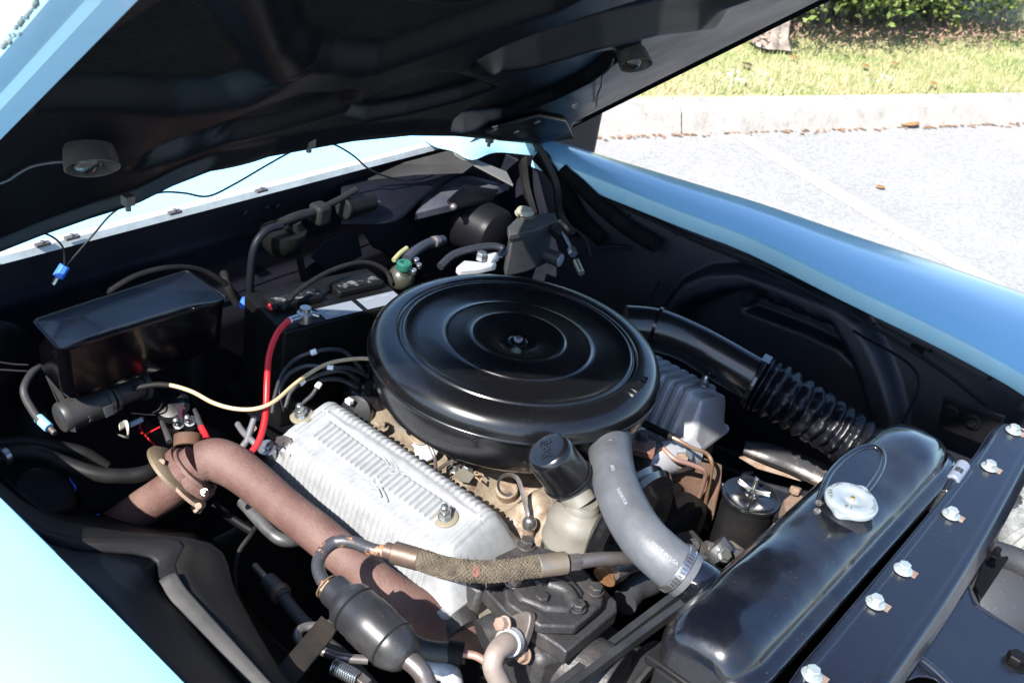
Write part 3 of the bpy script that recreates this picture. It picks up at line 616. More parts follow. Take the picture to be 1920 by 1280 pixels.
lamp(1186, 104, 1, 'bronze shaded lamp under the hood at the far side, above the lawn edge', [Hd(1150, 112, -.012), Hd(1143, 128, -.014), Hd(1130, 142, -.013), Hd(1128, 160, -.012), Hd(1122, 175, -.01), Hd(1118, 200, -.006)], 0)
# wire drooping along the rear hood edge
def hx(px, py, x=-.47): return PX(px, py, x)
hw = T('hood_wire', 'thin black wire drooping from the rear hood edge with a blue connector', 'wire', hx(240, 378))
mk('wire_run', B().tube([hx(240, 376), hx(300, 361), hx(345, 362), hx(390, 368), hx(440, 345), hx(500, 310), hx(545, 285), hx(580, 268), hx(620, 269), hx(660, 290), hx(700, 322), hx(760, 338), hx(808, 330), hx(838, 305), hx(850, 278), hx(880, 268), hx(905, 250)], .0016, 8), rubber, hw)
mk('wire_run', B().tube([hx(240, 378), hx(205, 405), hx(175, 440), hx(140, 480), hx(120, 502)], .0014, 8), rubber, hw)
mk('wire_run', B().tube([hx(-10, 440), hx(40, 432), hx(90, 440), hx(117, 462), hx(121, 490), hx(118, 503)], .0014, 8), rubber, hw)
c = hx(114, 508); mk('connector', B().tube([hx(122, 498), hx(108, 520)], .0075, 6), bluet, hw, bevel=.001)
mk('terminal', B().tube([hx(107, 521), hx(100, 533)], .003, 6), chrome, hw)
# ================================================================== ENGINE
# ---- block, heads, manifold
en = T('engine_block', 'grimy dark engine block and cylinder heads under the air cleaner', 'engine', (0, .03, .35))
mk('cylinder_block', B().box((.0, .03, .5), (.46, .34, .34)), block, en, bevel=.02)
mk('cylinder_head', B().box((.0, -.205, .655), (.40, .14, .09), rot=Matrix.Rotation(R(-15), 3, 'X')), iron, en, bevel=.008)
mk('cylinder_head', B().box((.015, .275, .655), (.35, .14, .09), rot=Matrix.Rotation(R(15), 3, 'X')), M('rusty_head_paint', (.06, .038, .028), .7, c2=(.02, .018, .018), vs=14, bump=.5), en, bevel=.008)
mk('timing_cover', B().box((.25, .06, .52), (.06, .26, .3)), block, en, bevel=.02)
im = T('intake_manifold', 'tan oily intake manifold in the valley below the air cleaner', 'manifold', (0, .02, .68))
us = np.linspace(-.21, .215, 200); vs_ = np.linspace(-.158, .20, 120); U, V = np.meshgrid(us, vs_, indexing='ij')
fe = []
for k in range(4):
    x = -.16+k*.10; fe.append(('line', [(x, -.13), (x+.01, -.02)], .034, .022))
fe += [('line', [(.16, -.10), (.185, .05)], .05, .024), ('line', [(-.2, -.02), (.2, -.02)], .06, .02), ('poly', [(.12, -.13), (.19, -.13), (.2, -.06), (.13, -.05)], .012, .008), ('line', [(.215, -.15), (.19, -.12)], .03, .02),
       lambda U, V: .008*np.sin(U*38+1)*np.sin(V*46), lambda U, V: -.018*sm((-.142-V)/.012)]
Hh = .700+relief(U, V, fe); mk('manifold_casting', sheet(B(), np.stack([U, V, Hh], -1)), tan, im, angle=70)
b = B()
for k in range(48):
    x = -.205+k*.0083; w = .0026
    b.box((x, -.1505-random.uniform(0, .002), .704), (.0045, .009, .006))
mk('toothed_gasket', b, rust, im, bevel=.0008)
mk('valley_rail', B().box((0, -.160, .701), (.40, .012, .008)), block, im, bevel=.002)
def bolt(q, r=.008, h=.008, mat_=chrome, par=im, ax=(0, 0, 1), w=0, name='bolt'):
    mk(name, B().hexb(q, ax, r, h, w or r*1.5), mat_, par)
bolt(P(788, 822, .725), .010, .010, tan); bolt(P(855, 880, .722), .007, .007, chrome); bolt(P(877, 882, .725), .008, .008, chrome)
bolt(P(985, 951, .722), .007, .007, chrome); bolt(P(757, 800, .722), .007, .007, grey); bolt(P(712, 800, .715), .009, .008, tan)
mk('sender_dome', B().lathe([(.021, 0), (.021, .003), (.015, .008), (.004, .011)], P(795, 845, .712), (0, -.3, 1), 24), castd, im)
mk('clip_tab', B().prism(PL([(850, 890, .73), (868, 878, .73), (890, 892, .73), (880, 905, .73), (862, 903, .73)]), (0, 0, .002)), grey, im)
mk('casting_boss', B().cyl(P(950, 925, .70), P(950, 915, .715), .016, 20), tan, im, bevel=.002)
text('29', .022, .0008, P(897, 893, .7285), (-.35, .8, .1), (-.9, -.3, 0), M('oily_cast_figure', (.28, .20, .13), .5), im, name='casting_number')  # cast number in a slightly redder tan than the manifold
fl = T('vacuum_tube', 'thin grey steel tube curving beside the air cleaner over the manifold', 'tube', P(800, 800, .74))
mk('tube_run', B().tube([P(737, 770, .76), P(745, 790, .755), P(780, 812, .75), P(803, 832, .75), P(815, 858, .74), P(817, 880, .735)], .0026, 8), steel, fl)
mk('tube_run', B().tube([P(816, 885, .735), P(840, 868, .74), P(868, 858, .745), P(900, 862, .745)], .0028, 8), steel, fl)

# ---- valve covers
def vcover(label, x0, x1, I, O, IF, OF, mat_, ribf, near, tip=.040, rr_=(.016, .018)):
    t = T('valve_cover', label, 'valve cover', ((x0+x1)/2, (I[0]+O[0])/2, .69), 'finned valve covers')
    prof = [IF, ((IF[0]*.3+I[0]*.7), IF[1]*.3+I[1]*.7)]
    # rounded section
    a = np.array; I_, O_, IF_, OF_ = a(I), a(O), a(IF), a(OF)
    def rnd(p, q, r, rad):
        d1 = (p-q)/np.linalg.norm(p-q); d2 = (r-q)/np.linalg.norm(r-q); s = q+d1*rad; e = q+d2*rad
        return [tuple((1-t_)**2*s+2*t_*(1-t_)*q+t_*t_*e) for t_ in np.linspace(0, 1, 9)]
    sec = [tuple(IF_+(I_-IF_)*k) for k in np.linspace(0, .70, 14)]+rnd(IF_, I_, O_, rr_[0])+[tuple(I_+(O_-I_)*k) for k in np.linspace(.22, .76, 46)]+rnd(I_, O_, OF_, rr_[1])+[tuple(O_+(OF_-O_)*k) for k in np.linspace(.32, 1, 18)]
    sec = a(sec); flat = a([IF_+(OF_-IF_)*k for k in np.linspace(0, 1, len(sec))])
    seg = np.r_[0, np.cumsum(np.linalg.norm(np.diff(sec, axis=0), axis=1))]; sl_ = seg/seg[-1]
    nrm = np.gradient(sec, axis=0); nrm = np.stack([nrm[:, 1], -nrm[:, 0]], 1); nrm /= np.linalg.norm(nrm, axis=1)[:, None]
    cen = (I_+O_+IF_+OF_)/4
    if ((sec[len(sec)//2]-cen)*nrm[len(sec)//2]).sum() < 0: nrm = -nrm
    n_ = 470; us = np.linspace(x0, x1, n_); L_ = x1-x0
    e0 = sm((us-x0)/.024)**.6; e1 = sm((x1-us)/tip)**.6; e = np.minimum(e0, e1)
    U, S = np.meshgrid(us, sl_, indexing='ij'); E = np.repeat(e[:, None], len(sec), 1)
    # corners in plan: pull the ends of the section in
    Hr = ribf(U, S)*np.clip((E-.97)/.03, 0, 1)
    Yc = flat[None, :, 0]*(1-E)+sec[None, :, 0]*E+Hr*nrm[None, :, 0]; Zc = flat[None, :, 1]*(1-E)+sec[None, :, 1]*E+Hr*nrm[None, :, 1]
    mk('cover_casting', sheet(B(), np.stack([U, Yc, Zc], -1)), mat_, t, angle=80)
    fd = (OF_-IF_)/np.linalg.norm(OF_-IF_); fn = a([-fd[1], fd[0]]); fn = fn if fn[1] > 0 else -fn
    A_ = IF_-fd*.008-fn*.001; B_ = OF_+fd*.010-fn*.001
    pol = []
    for cx, cy, s0_ in ((x1-.012, B_, 0), (x0+.012, B_, 1), (x0+.012, A_, 2), (x1-.012, A_, 3)):
        ctr = cy-fd*.012 if s0_ < 2 else cy+fd*.012
        for k in range(6):
            an = math.pi/2*(s0_+(1-k/5)*1)-math.pi/2+math.pi/2
            an = {0: R(90-90*k/5), 1: R(180-90*k/5), 2: R(270-90*k/5), 3: R(360-90*k/5)}[s0_] if False else None
            ang = [(0, 90), (90, 180), (180, 270), (270, 360)][s0_]; an = R(ang[0]+(ang[1]-ang[0])*k/5)
            q = ctr+fd*.012*math.sin(an); pol.append(Vector((cx+.012*math.cos(an), q[0], q[1])))
    mk('flange', B().prism(pol, Vector((0, -fn[0], -fn[1]))*.007), mat_, t, bevel=.0012)
    return t, sec, nrm
def near_ribs(U, S):
    p = .0092; saw = 1-np.exp(-((((U/p) % 1)-.5)/.17)**2)
    bladec = .435+.0*U; hw = .030*np.clip(1-np.abs(U-.0)/.16, 0, 1)**.8+.006
    inn = sm((.415-hw*.5-S)/.012)*sm((S-.10)/.05); 
    out = sm((S-.47-hw*.5)/.012)*sm((.64-S)/.012)*((U > -.13) & (U < .105)); side = sm((S-.70)/.03)
    rel = .0036*saw*inn+.0044*saw*out+.0028*saw*side
    rel = np.where((U > .135)|(U < -.145), .0030*saw*(S < .70)*(S > .1), rel)
    blade = .0036*sm((hw-np.abs(S-.443))/.006)*(np.abs(U) < .16)
    return rel*(1-(blade > .0005))+blade
vt, sec, nrm = vcover('bright silver finned valve cover on the near side with a raised centre blade', -.185, .185, (-.193, .772), (-.283, .746), (-.140, .703), (-.296, .688), cast, near_ribs, True)
topn = Vector((0, -.259, .966))
def vtop(x, k): 
    y = -.193+(-.283+.193)*k; z = .772+(.746-.772)*k; return Vector((x, y, z))
for px, py in ((553, 786), (823, 978)):
    q = P(px, py, .762); d = q-Vector((0, -.193, .772)); k = .5; q = vtop(P(px, py, .759).x, .50)
    ns_ = mk('nut_seat', B().lathe([(.0165, 0), (.0165, .002), (.014, .0032), (.009, .0032)], q, topn, 24), M('stained_seat', (.17, .15, .105), .5) if px == 553 else MATS['stained_seat'], vt)
    mk('acorn_nut', B().hexb(q+topn*.003, topn, .0085, .010, .010, .0062), chrome, vt, parent=ns_)
# emblem on the cover: two winged strokes either side of the blade
def strokes(pts, r): return B().tube([vtop(x, k)+topn*.0022 for x, k in pts], r, 8, 2)
b = B()
for s, k0_ in ((1, .36), (-1, .70)):
    for o in (0, .012): b.tube([vtop(-.03+o, k0_+.10*s*-1)+topn*.002, vtop(-.005+o, k0_)+topn*.0022, vtop(.022+o, k0_-.12*s*-1*-1)+topn*.002], .0016, 6, 2)
    b.tube([vtop(-.012, k0_-.10)+topn*.002, vtop(.012, k0_)+topn*.0025, vtop(.0, k0_+.10)+topn*.002], .002, 6, 2)
mk('cast_emblem', b, cast, vt)
def far_ribs(U, S):
    p = .0175; saw = 1-np.exp(-(((((U-.004)/p) % 1)-.5)/.20)**4)
    return .0070*saw*sm((S-.03)/.03)*sm((.97-S)/.03)*(U < .172)
vf, _, _ = vcover('dull grey deep finned valve cover on the far side half shaded', -.14, .205, (.252, .778), (.338, .752), (.222, .690), (.350, .690), castd, far_ribs, False, .020, (.008, .010))
c = Vector((.175, .30, .77)); mk('acorn_nut', B().hexb(P(1318, 722, .775), (0, .2, 1), .008, .008, .010, .006), chrome, vf)
# bracket at rear outer side of near cover with sender
sb = T('coil_bracket', 'small silver condenser clamped at the rear corner of the near valve cover', 'bracket', P(510, 870, .70))
q0, q1 = P(500, 838, .735), P(512, 868, .695)
mk('condenser', B().cyl(q1, q0, .013, 22).cyl(q0, q0+(q0-q1).normalized()*.004, .006, 12), chrome, sb)
b = B(); b.tube([P(518, 830, .745), P(535, 828, .745), P(540, 845, .735), P(530, 858, .725)], 1, 4, 5, ell=(.010, .0012), up=(0, 0, 1)); mk('clamp_strap', b, steel, sb)
mk('mount_plate', B().prism(PL([(538, 830, .742), (560, 838, .742), (568, 850, .735), (562, 868, .73), (545, 855, .735)]), (0, 0, -.004)), iron, sb)
mk('wire', B().tube([P(500, 835, .75), P(510, 828, .757), P(520, 835, .752)], .0016, 6), block, sb)

# ---- air cleaner
ac = T('air_cleaner', 'large round black air cleaner with concentric rings on top of the engine', 'air cleaner', (0, .005, .77))
C0 = (0, .005, .885)
z = lambda h: h
lid = [(.002, -.006), (.022, -.006), (.034, -.003), (.050, .0005), (.061, .0015), (.0655, .0030), (.070, .0012), (.098, -.0005), (.1045, -.0005), (.1085, -.0035), (.125, -.0045), (.148, -.0035), (.157, -.001), (.1600, .0005), (.1632, -.0004), (.1655, -.0032), (.1690, -.0032), (.1715, -.0002), (.1745, .0006), (.184, .0002), (.1925, -.002), (.199, -.006), (.2045, -.0125), (.2078, -.020), (.2095, -.0285), (.2105, -.0300), (.2105, -.0325), (.207, -.0335), (.206, -.031)]
hh = cr([(a, b_, 0) for a, b_ in lid], 3); lido = mk('lid', B().lathe([(max(a, .001), b_) for a, b_, _ in hh], C0, n=160), lidm, ac, angle=80)
body = [(.2045, -.031), (.2055, -.034), (.2045, -.038), (.2035, -.052), (.199, -.072), (.190, -.090), (.176, -.102), (.165, -.107), (.150, -.110), (.150, -.112), (.1, -.115)]
hh = cr([(a, b_, 0) for a, b_ in body], 3); mk('housing', B().lathe([(max(a, .001), b_) for a, b_, _ in hh], C0, n=120), lidm, ac, angle=80)
mk('base_rim', B().lathe([(.152, -.113), (.156, -.116), (.154, -.119), (.140, -.120)], C0, n=80), tan, ac)
mk('throat', B().cyl((0, .005, .70), (0, .005, .772), .07, 40), iron, ac)
mk('wing_washer', B().lathe([(.0135, 0), (.0135, .0012), (.012, .002), (.001, .002)], (0, .005, .8790), n=28), lidm, ac)
mk('stud_nut', B().hexb((0, .005, .8808), (0, 0, 1), .0062, .005), chrome, ac)
# FRONT lettering round the shoulder
cx = P(1168, 712, .884); a0 = math.atan2(cx.y-.005, cx.x)
for i, chh in enumerate('FRONT'):
    a = a0+(i-2)*.068; p = Vector((.187*math.cos(a), .005+.187*math.sin(a), .8848)); text(chh, .0150, .0014, p, (-math.sin(a), math.cos(a), 0), (-math.cos(a), -math.sin(a), 0), lidm, ac, parent=lido, name='embossed_letter')
# body clip at right
mk('housing_seam', B().tube([P(1225, 742, .845), P(1222, 760, .83), P(1212, 775, .82)], .0035, 8), lidm, ac)
# snorkel
b = B(); b.tube([P(1170, 612, .83), P(1230, 618, .832), P(1290, 640, .825), P(1340, 668, .815), P(1420, 715, .80)], [.036, .036, .034, .036, .037], 26, 6, ell=(1.0, .82), up=(0, 0, 1)); mk('snorkel', b, lidm, ac)
mk('snorkel_lip', B().tube([P(1228, 617, .832), P(1234, 619, .832)], .039, 26, 1, ell=(1, .84), up=(0, 0, 1)), lidm, ac)
fd_ = T('flexible_duct', 'crinkled black flexible duct running from the snorkel down beside the radiator', 'duct', P(1500, 780, .7))
ctr = [(1412, 712, .80), (1440, 727, .796), (1500, 762, .785), (1560, 800, .765), (1615, 838, .745), (1660, 880, .72), (1690, 930, .68)]
pp = [Vector(p) for p in cr(PL(ctr), 40)]
rings = []; X = None; n = 56
for i, p in enumerate(pp):
    t_ = (pp[min(i+1, len(pp)-1)]-pp[max(i-1, 0)]).normalized(); X = frame(t_)[0] if X is None else (X-t_*X.dot(t_)).normalized(); Y = t_.cross(X)
    s = i/len(pp); ph = s*2*math.pi*19; w = .5+.5*math.cos(ph)
    ring = []
    for k in range(n):
        a = 2*math.pi*k/n; cr_ = noise.noise(Vector((math.cos(a)*5, math.sin(a)*5, s*26)))*.0042*(1.1 if s < .6 else .5)
        tw = .5+.5*math.cos(ph+a*1.0*.3); r = .037+.0075*w**.6+cr_-(.004*s); r = .040 if s < .03 else r
        ring.append(p+X*(r*math.cos(a))+Y*(r*math.sin(a)))
    rings.append(ring)
mk('bellows', B().loft(rings), M('crinkled_black_duct', (.0045, .005, .008), .34, spec=.35, speck=.14, bump=.5, bs=160), fd_, angle=60)
p0, p1 = pp[2], pp[14]; mk('band_clamp', B().tube([p0, p1], .0455, 36, 1), gloss, fd_, bevel=.001)
t_ = (p1-p0).normalized(); X, Y, Z = frame(t_); up = (Vector((0, 0, 1))-t_*t_.z).normalized(); sd = t_.cross(up)
ring = [p0.lerp(p1, .5)+up*(.0464*math.cos(a))+sd*(.0464*math.sin(a)) for a in np.linspace(-.35, .25, 6)]
mk('clamp_label', B().add([q-t_*.0065 for q in ring]+[q+t_*.0065 for q in ring], [(k, k+1, k+7, k+6) for k in range(5)]), white, fd_)

# ---- oil filler
of = T('oil_filler', 'grey oil filler tower with a tilted black push-on cap', 'oil filler', P(1090, 1060, .66))
bc = P(1088, 960, .80); prof = [(.039, -.16), (.040, -.06), (.0405, -.045), (.042, -.043), (.042, -.040), (.0405, -.038), (.0398, -.015), (.037, -.004), (.030, .004), (.024, .007), (.0225, .009), (.0225, .014), (.0205, .016), (.0195, .020)]
mk('filler_body', B().lathe(prof, bc, (0, 0, 1), 56), grey, of, angle=60)
cb = P(1064, 896, .838); ct = P(1025, 842, .882); axd = (ct-cb).normalized()
mk('filler_neck', B().tube([bc+Vector((0, 0, .012)), bc.lerp(cb, .55)+Vector((0, 0, .003)), cb+axd*.01], [.0205, .0205, .020], 28), grey, of)
L_ = (ct-cb).length
capp = [(.0295, -.001), (.0318, -.002), (.0324, .0005), (.0318, .003), (.0306, .006), (.0300, L_*.75), (.0288, L_*.90), (.0255, L_*.98), (.0215, L_), (.001, L_+.0006)]
hh = cr([(a, b_, 0) for a, b_ in capp], 3); fcap = mk('filler_cap', B().lathe([(max(a, .001), b_) for a, b_, _ in hh], cb, axd, 64), lidm, of, angle=60)
xd = (RM.T[0] if False else np.array([RM[0][0], RM[1][0], RM[2][0]])); xd = Vector(xd); xd = (xd-axd*xd.dot(axd)).normalized(); yd = axd.cross(xd)
for s, dy in (('FILL', .0115), ('OIL', -.0115)): text(s, .0110, .0007, ct+axd*.0006+yd*dy, xd, yd, lidm, of, parent=fcap, name='embossed_letters')
mk('cap_dimple', B().lathe([(.005, 0), (.005, .0012), (.0035, .0012), (.0033, .0003)], ct+axd*.0003, axd, 20), lidm, of)
# dipstick
ds = T('dipstick', 'flat steel dipstick with a round pull loop in its tube', 'dipstick', P(992, 1010, .70))
t0 = P(993, 1012, .70); t1 = P(993, 985, .735)
mk('dipstick_tube', B().cyl(t0-Vector((0, 0, .05)), t1, .0075, 18), rust, ds); mk('tube_ferrule', B().lathe([(.0075, 0), (.0095, .002), (.0095, .010), (.006, .016), (.003, .018)], t1, (t1-t0), 20), chrome, ds)
b = B(); b.tube([t1, P(987, 955, .752), P(980, 925, .77), P(972, 900, .785), P(962, 891, .79), P(948, 890, .79), P(937, 898, .787), P(934, 911, .78), P(940, 923, .775), P(951, 928, .772), P(959, 924, .772)], 1, 4, 6, ell=(.0030, .0007), up=(.7, .5, .5)); mk('pull_loop', b, steel, ds)

# ---- upper radiator hose
uh = T('radiator_hose', 'thick dusty grey rubber hose from the thermostat housing to the radiator', 'hose', P(1180, 960, .8))
hp = [(1150, 800, .80), (1144, 828, .822), (1146, 868, .840), (1156, 912, .848), (1177, 962, .852), (1208, 1010, .852), (1248, 1048, .845), (1272, 1066, .838), (1288, 1078, .833)]
mk('hose_body', B().tube(PL(hp), [.0285, .0288, .0285, .0283, .0283, .0283, .0285, .029, .029], 36, 8), hosem, uh)
def clamp(pa, pb, r, wid, root):
    d = (pb-pa).normalized(); m_ = pa.lerp(pb, .5); hc_ = mk('hose_clamp', B().tube([m_-d*wid/2, m_+d*wid/2], r, 40, 1), chrome, root, bevel=.0006)
    X, Y, Z = frame(d); b = B()
    for k in range(40):
        a = 2*math.pi*k/40; b.box(m_+(X*math.cos(a)+Y*math.sin(a))*(r+.0002), (.0012, wid*.55, .0012), rot=Matrix((X*-math.sin(a)+Y*math.cos(a), d, X*math.cos(a)+Y*math.sin(a))).transposed())
    mk('clamp_slots', b, iron, root, parent=hc_)
hpp = PL(hp)
clamp(hpp[0].lerp(hpp[1], .30), hpp[0].lerp(hpp[1], .75), .0302, .011, uh); clamp(P(1260, 1057, .842), P(1280, 1072, .836), .0306, .011, uh)
mk('clamp_screw', B().cyl(P(1098, 838, .83), P(1112, 812, .83), .0045, 12).box(P(1104, 828, .83), (.012, .012, .008)), chrome, uh, bevel=.001)
mk('clamp_screw', B().cyl(P(1300, 1040, .85), P(1320, 1052, .85), .0045, 12).box(P(1306, 1046, .85), (.012, .012, .008)), chrome, uh, bevel=.001)
mid = cr(hpp, 8)
ptx = [(1.9, 'V'), (3.1, '6853'), (4.1, 'RADIATOR'), (5.9, 'MADE IN USA')]
for s, w in ptx:
    i = int(s*8); p = Vector(mid[i]); t_ = (Vector(mid[i+1])-Vector(mid[i-1])).normalized(); v = (Vector(CAM)-p).normalized(); nrm_ = (v-t_*v.dot(t_)).normalized(); nrm_ = (nrm_+Vector((0, 0, .25))).normalized()
    nrm_ = (nrm_-t_*nrm_.dot(t_)).normalized()
    text(w, .0062, .0002, p+nrm_*.0284, t_, nrm_.cross(t_), M('pale_mould_print', (.24, .25, .27), .6) if 'pale_mould_print' not in MATS else MATS['pale_mould_print'], uh, name='hose_print')
th = T('thermostat_housing', 'rust stained thermostat housing and water neck behind the grey hose', 'housing', P(1200, 850, .7))
mk('water_neck', B().tube([P(1152, 795, .795), P(1155, 790, .77), P(1175, 815, .73)], .030, 26), castd, th)
mk('outlet_casting', B().box(P(1200, 850, .735), (.05, .045, .05)), iron, th, bevel=.006)
mk('red_brown_flange', B().box(P(1202, 838, .762), (.040, .034, .012), rot=Matrix.Rotation(.5, 3, 'Z')), M('red_brown_varnish', (.09, .03, .02), .35, c2=(.2, .1, .07), vs=30), th, bevel=.002)
mk('bolt', B().hexb(P(1203, 822, .775), (0, 0, 1), .008, .010, .010), iron, th); mk('sensor', B().cyl(P(1166, 872, .75), P(1172, 850, .78), .006, 14), chrome, th)
mk('crossover_pipe', B().tube([P(1200, 860, .73), P(1240, 860, .72), P(1290, 850, .70)], .026, 24), castd, th)

# ---- copper lines
for nm, lab, pts, mt_ in (('fuel_line', 'bright copper fuel line bending down in front of the far valve cover', [(1200, 790, .76), (1262, 820, .765), (1300, 840, .755), (1325, 850, .745), (1335, 870, .73), (1330, 905, .69), (1322, 945, .64), (1314, 985, .60)], copper),
                          ('fuel_line', 'duller pinkish fuel line beside the bright copper one', [(1180, 800, .745), (1240, 838, .75), (1265, 860, .745), (1300, 872, .735), (1322, 885, .722), (1318, 910, .69), (1308, 940, .65), (1303, 965, .62)], copperp)):
    t = T(nm, lab, 'fuel line', P(*pts[4]), 'copper lines at the front of the engine')
    mk('line_tube', B().tube(PL(pts), .0030 if mt_ is copper else .0036, 12), mt_, t)
    mk('rubber_sleeve', B().tube([P(*pts[0]), P(*pts[0]).lerp(P(*pts[1]), .5), P(*pts[1])], .0058, 12), rubber, t)
br = T('front_bracket', 'rust brown bracket with white plug boots under the far valve cover', 'bracket', P(1280, 880, .65))
mk('bracket_plate', B().prism(PL([(1245, 870, .70), (1272, 838, .70), (1355, 870, .70), (1352, 905, .68), (1338, 970, .62), (1315, 960, .60), (1270, 890, .68)]), (0, 0, -.03)), M('rusted_bracket', (.035, .026, .02), .7, c2=(.09, .045, .025), vs=20, bump=.6), br, bevel=.002)
mk('white_fitting', B().cyl(P(1258, 858, .715), P(1292, 850, .735), .011, 18), white, br); mk('brass_nut', B().hexb(P(1276, 862, .725), (.3, -.5, .6), .011, .012, .013), brass, br)
mk('dark_panel', B().prism(PL([(1255, 890, .66), (1300, 930, .64), (1310, 1000, .58), (1240, 980, .58), (1215, 930, .60)]), (0, 0, -.02)), block, br)
mk('light_rod', B().tube([P(1352, 905, .67), P(1335, 935, .64), P(1326, 955, .62)], .004, 8), M('tan_rod', (.5, .42, .3), .5), br)

# ---- power steering reservoir (wing bolted canister)
rs = T('reservoir_canister', 'black round canister with a wing bolted lid in front of the engine', 'canister', P(1405, 1010, .62))
rc = P(1408, 932, .735); mk('canister_body', B().lathe([(.036, -.16), (.038, -.10), (.0385, -.006), (.041, -.004), (.0415, -.001), (.040, .001)], rc, (0, 0, 1), 48), rubg if False else satin, rs)
mk('canister_lid', B().lathe([(.0415, -.001), (.0425, .001), (.0415, .004), (.037, .0035), (.034, .002), (.014, .003), (.010, .006), (.001, .006)], rc, (0, 0, 1), 48), gloss, rs)
wc = rc+Vector((0, 0, .008))
mk('stud', B().cyl(wc, wc+Vector((0, 0, .026)), .003, 12), chrome, rs)
for a in (.2, 2.0, 3.3, 5.2):
    d = Vector((math.cos(a), math.sin(a), .35)); mk('wing', B().box(wc+d*.014+Vector((0, 0, .002)), (.022, .0028, .008), rot=Matrix.Rotation(a, 3, 'Z') @ Matrix.Rotation(-.3, 3, 'Y')), chrome, rs, bevel=.001)
# alternator-type bracketry
ab = T('idler_bracket', 'grey shaft and bracket with bolts between the hose and the radiator', 'bracket', P(1370, 1040, .7))
mk('bracket_arm', B().prism(PL([(1322, 1018, .70), (1372, 1010, .70), (1400, 1030, .70), (1350, 1048, .70), (1328, 1040, .70)]), (0, 0, -.014)), M('grey_brown_bracket', (.20, .18, .165), .45, c2=(.1, .08, .07), vs=30, metal=.4), ab, bevel=.003)
mk('shaft', B().cyl(P(1320, 1030, .715), P(1400, 1050, .70), .013, 22), steel, ab); mk('collar', B().cyl(P(1338, 1020, .725), P(1356, 1042, .715), .019, 24), chrome, ab)
for q in ((1358, 1040, .73), (1285, 1048, .69), (1300, 1022, .69)): mk('bolt', B().hexb(P(*q), (.5, -.5, .7), .008, .008, .010), iron if q[0] < 1350 else chrome, ab)
mk('support_casting', B().prism(PL([(1250, 1000, .66), (1300, 990, .66), (1335, 1030, .66), (1290, 1055, .66), (1255, 1035, .66)]), (0, 0, -.05)), iron, ab, bevel=.004)
# ---- water pump pulley, belts
wpp = T('pump_pulley', 'shiny dark water pump pulley edge behind the grey hose', 'pulley', PX(1190, 970, .27))
c = PX(1172, 985, .275); mk('pulley_disc', B().lathe([(.002, .0), (.03, 0), (.05, -.006), (.082, -.006), (.088, .0), (.082, .006), (.088, .012), (.082, .018), (.06, .016), (.03, .018), (.02, .03), (.002, .032)], c, (1, 0, 0), 72), gloss, wpp)
bp_ = T('crank_pulley', 'dusty black grooved compressor pulley at the bottom edge', 'pulley', PX(1190, 1290, .40))
c = PX(1196, 1318, .395); pd_ = mk('pulley_disc', B().lathe([(.002, .01), (.02, .012), (.03, .004), (.055, .003), (.062, .008), (.078, .008), (.080, .004), (.070, -.004), (.080, -.012), (.078, -.020), (.05, -.022), (.002, -.022)], c, (1, 0, 0), 72), rubg, bp_)
mk('hub_bolt', B().hexb(c+Vector((.012, 0, 0)), (1, 0, 0), .010, .010, .014), iron, bp_, parent=pd_)
mk('pulley_body', B().cyl(c-Vector((.12, 0, 0)), c-Vector((.02, 0, 0)), .06, 36), iron, bp_)
for k, (x, off, lab) in enumerate(((.36, 0, 'rear of the two parallel black drive belts'), (.383, 16, 'front of the two parallel black drive belts'))):
    t = T('drive_belt', lab+' running up behind the radiator', 'belt', PX(1150, 1200, x), 'drive belts')
    a0_, a1_ = PX(1040+off*1.6, 1290, x), PX(1262+off, 1122+off*.9, x); d = (a1_-a0_).normalized(); up = Vector((1, 0, 0)).cross(d)
    a1_ = a1_+d*.08; bb_ = B(); 
    prof = [(-.0065, .004), (.0065, .004), (.0045, -.006), (-.0045, -.006)]
    ca = c; pth = [a1_, a0_, a0_-d*.03+up*-.006, a0_-d*.055-up*.03, a0_-d*.05-up*.08, a0_-up*.13, a1_-up*.13, a1_+d*.03-up*.1, a1_+d*.04-up*.04]
    q = [Vector(v) for v in cr(pth, 6, True)]; rings = []
    for i in range(len(q)):
        tt_ = (q[(i+1) % len(q)]-q[i-1]).normalized(); n2 = Vector((1, 0, 0)).cross(tt_); rings.append([q[i]+Vector((u_, 0, 0))+n2*w_ for u_, w_ in prof])
    mk('belt_loop', bb_.loft(rings, False, True), rubg, t)

# ---- radiator
ra = T('radiator', 'glossy black brass radiator with a dented top tank', 'radiator', (.49, .03, .35))
sect = [(.434, .815), (.434, .838), (.440, .855), (.452, .869), (.470, .876), (.495, .878), (.518, .874), (.534, .863), (.541, .853), (.549, .850), (.556, .846), (.557, .838), (.550, .834), (.538, .828), (.536, .815)]
ys = [-.282, -.280, -.275, -.266, -.254, -.238, -.215, -.19]+list(np.linspace(-.16, .21, 44))+[.24, .265, .285, .302, .316, .326, .333, .336, .337]
def tankp(y, x, z):
    e0 = 1-max(0, (-.235-y)/.047)**2 if y < -.235 else 1; e1 = 1-max(0, (y-.25)/.087)**2 if y > .25 else 1
    e = math.sqrt(max(.0, min(e0, e1))); xc = .494; wz = .25+.75*e if z > .84 else 1; wx = .55+.45*e
    n1 = noise.noise(Vector((x*14, y*9, 0)))*.0035+noise.noise(Vector((x*40, y*22, 3)))*.0012
    top = sm(np.array((z-.845)/.02)).item()
    xs_ = 0 if x < .5 else .018*max(0, (.0-y)/.3)*0
    return (xc+(x-xc)*wx+xs_, y, .838+(z-.838)*wz+n1*top)
s2 = [(a, b_) for a, b_, _ in cr([(x, z_, 0) for x, z_ in sect], 4)]
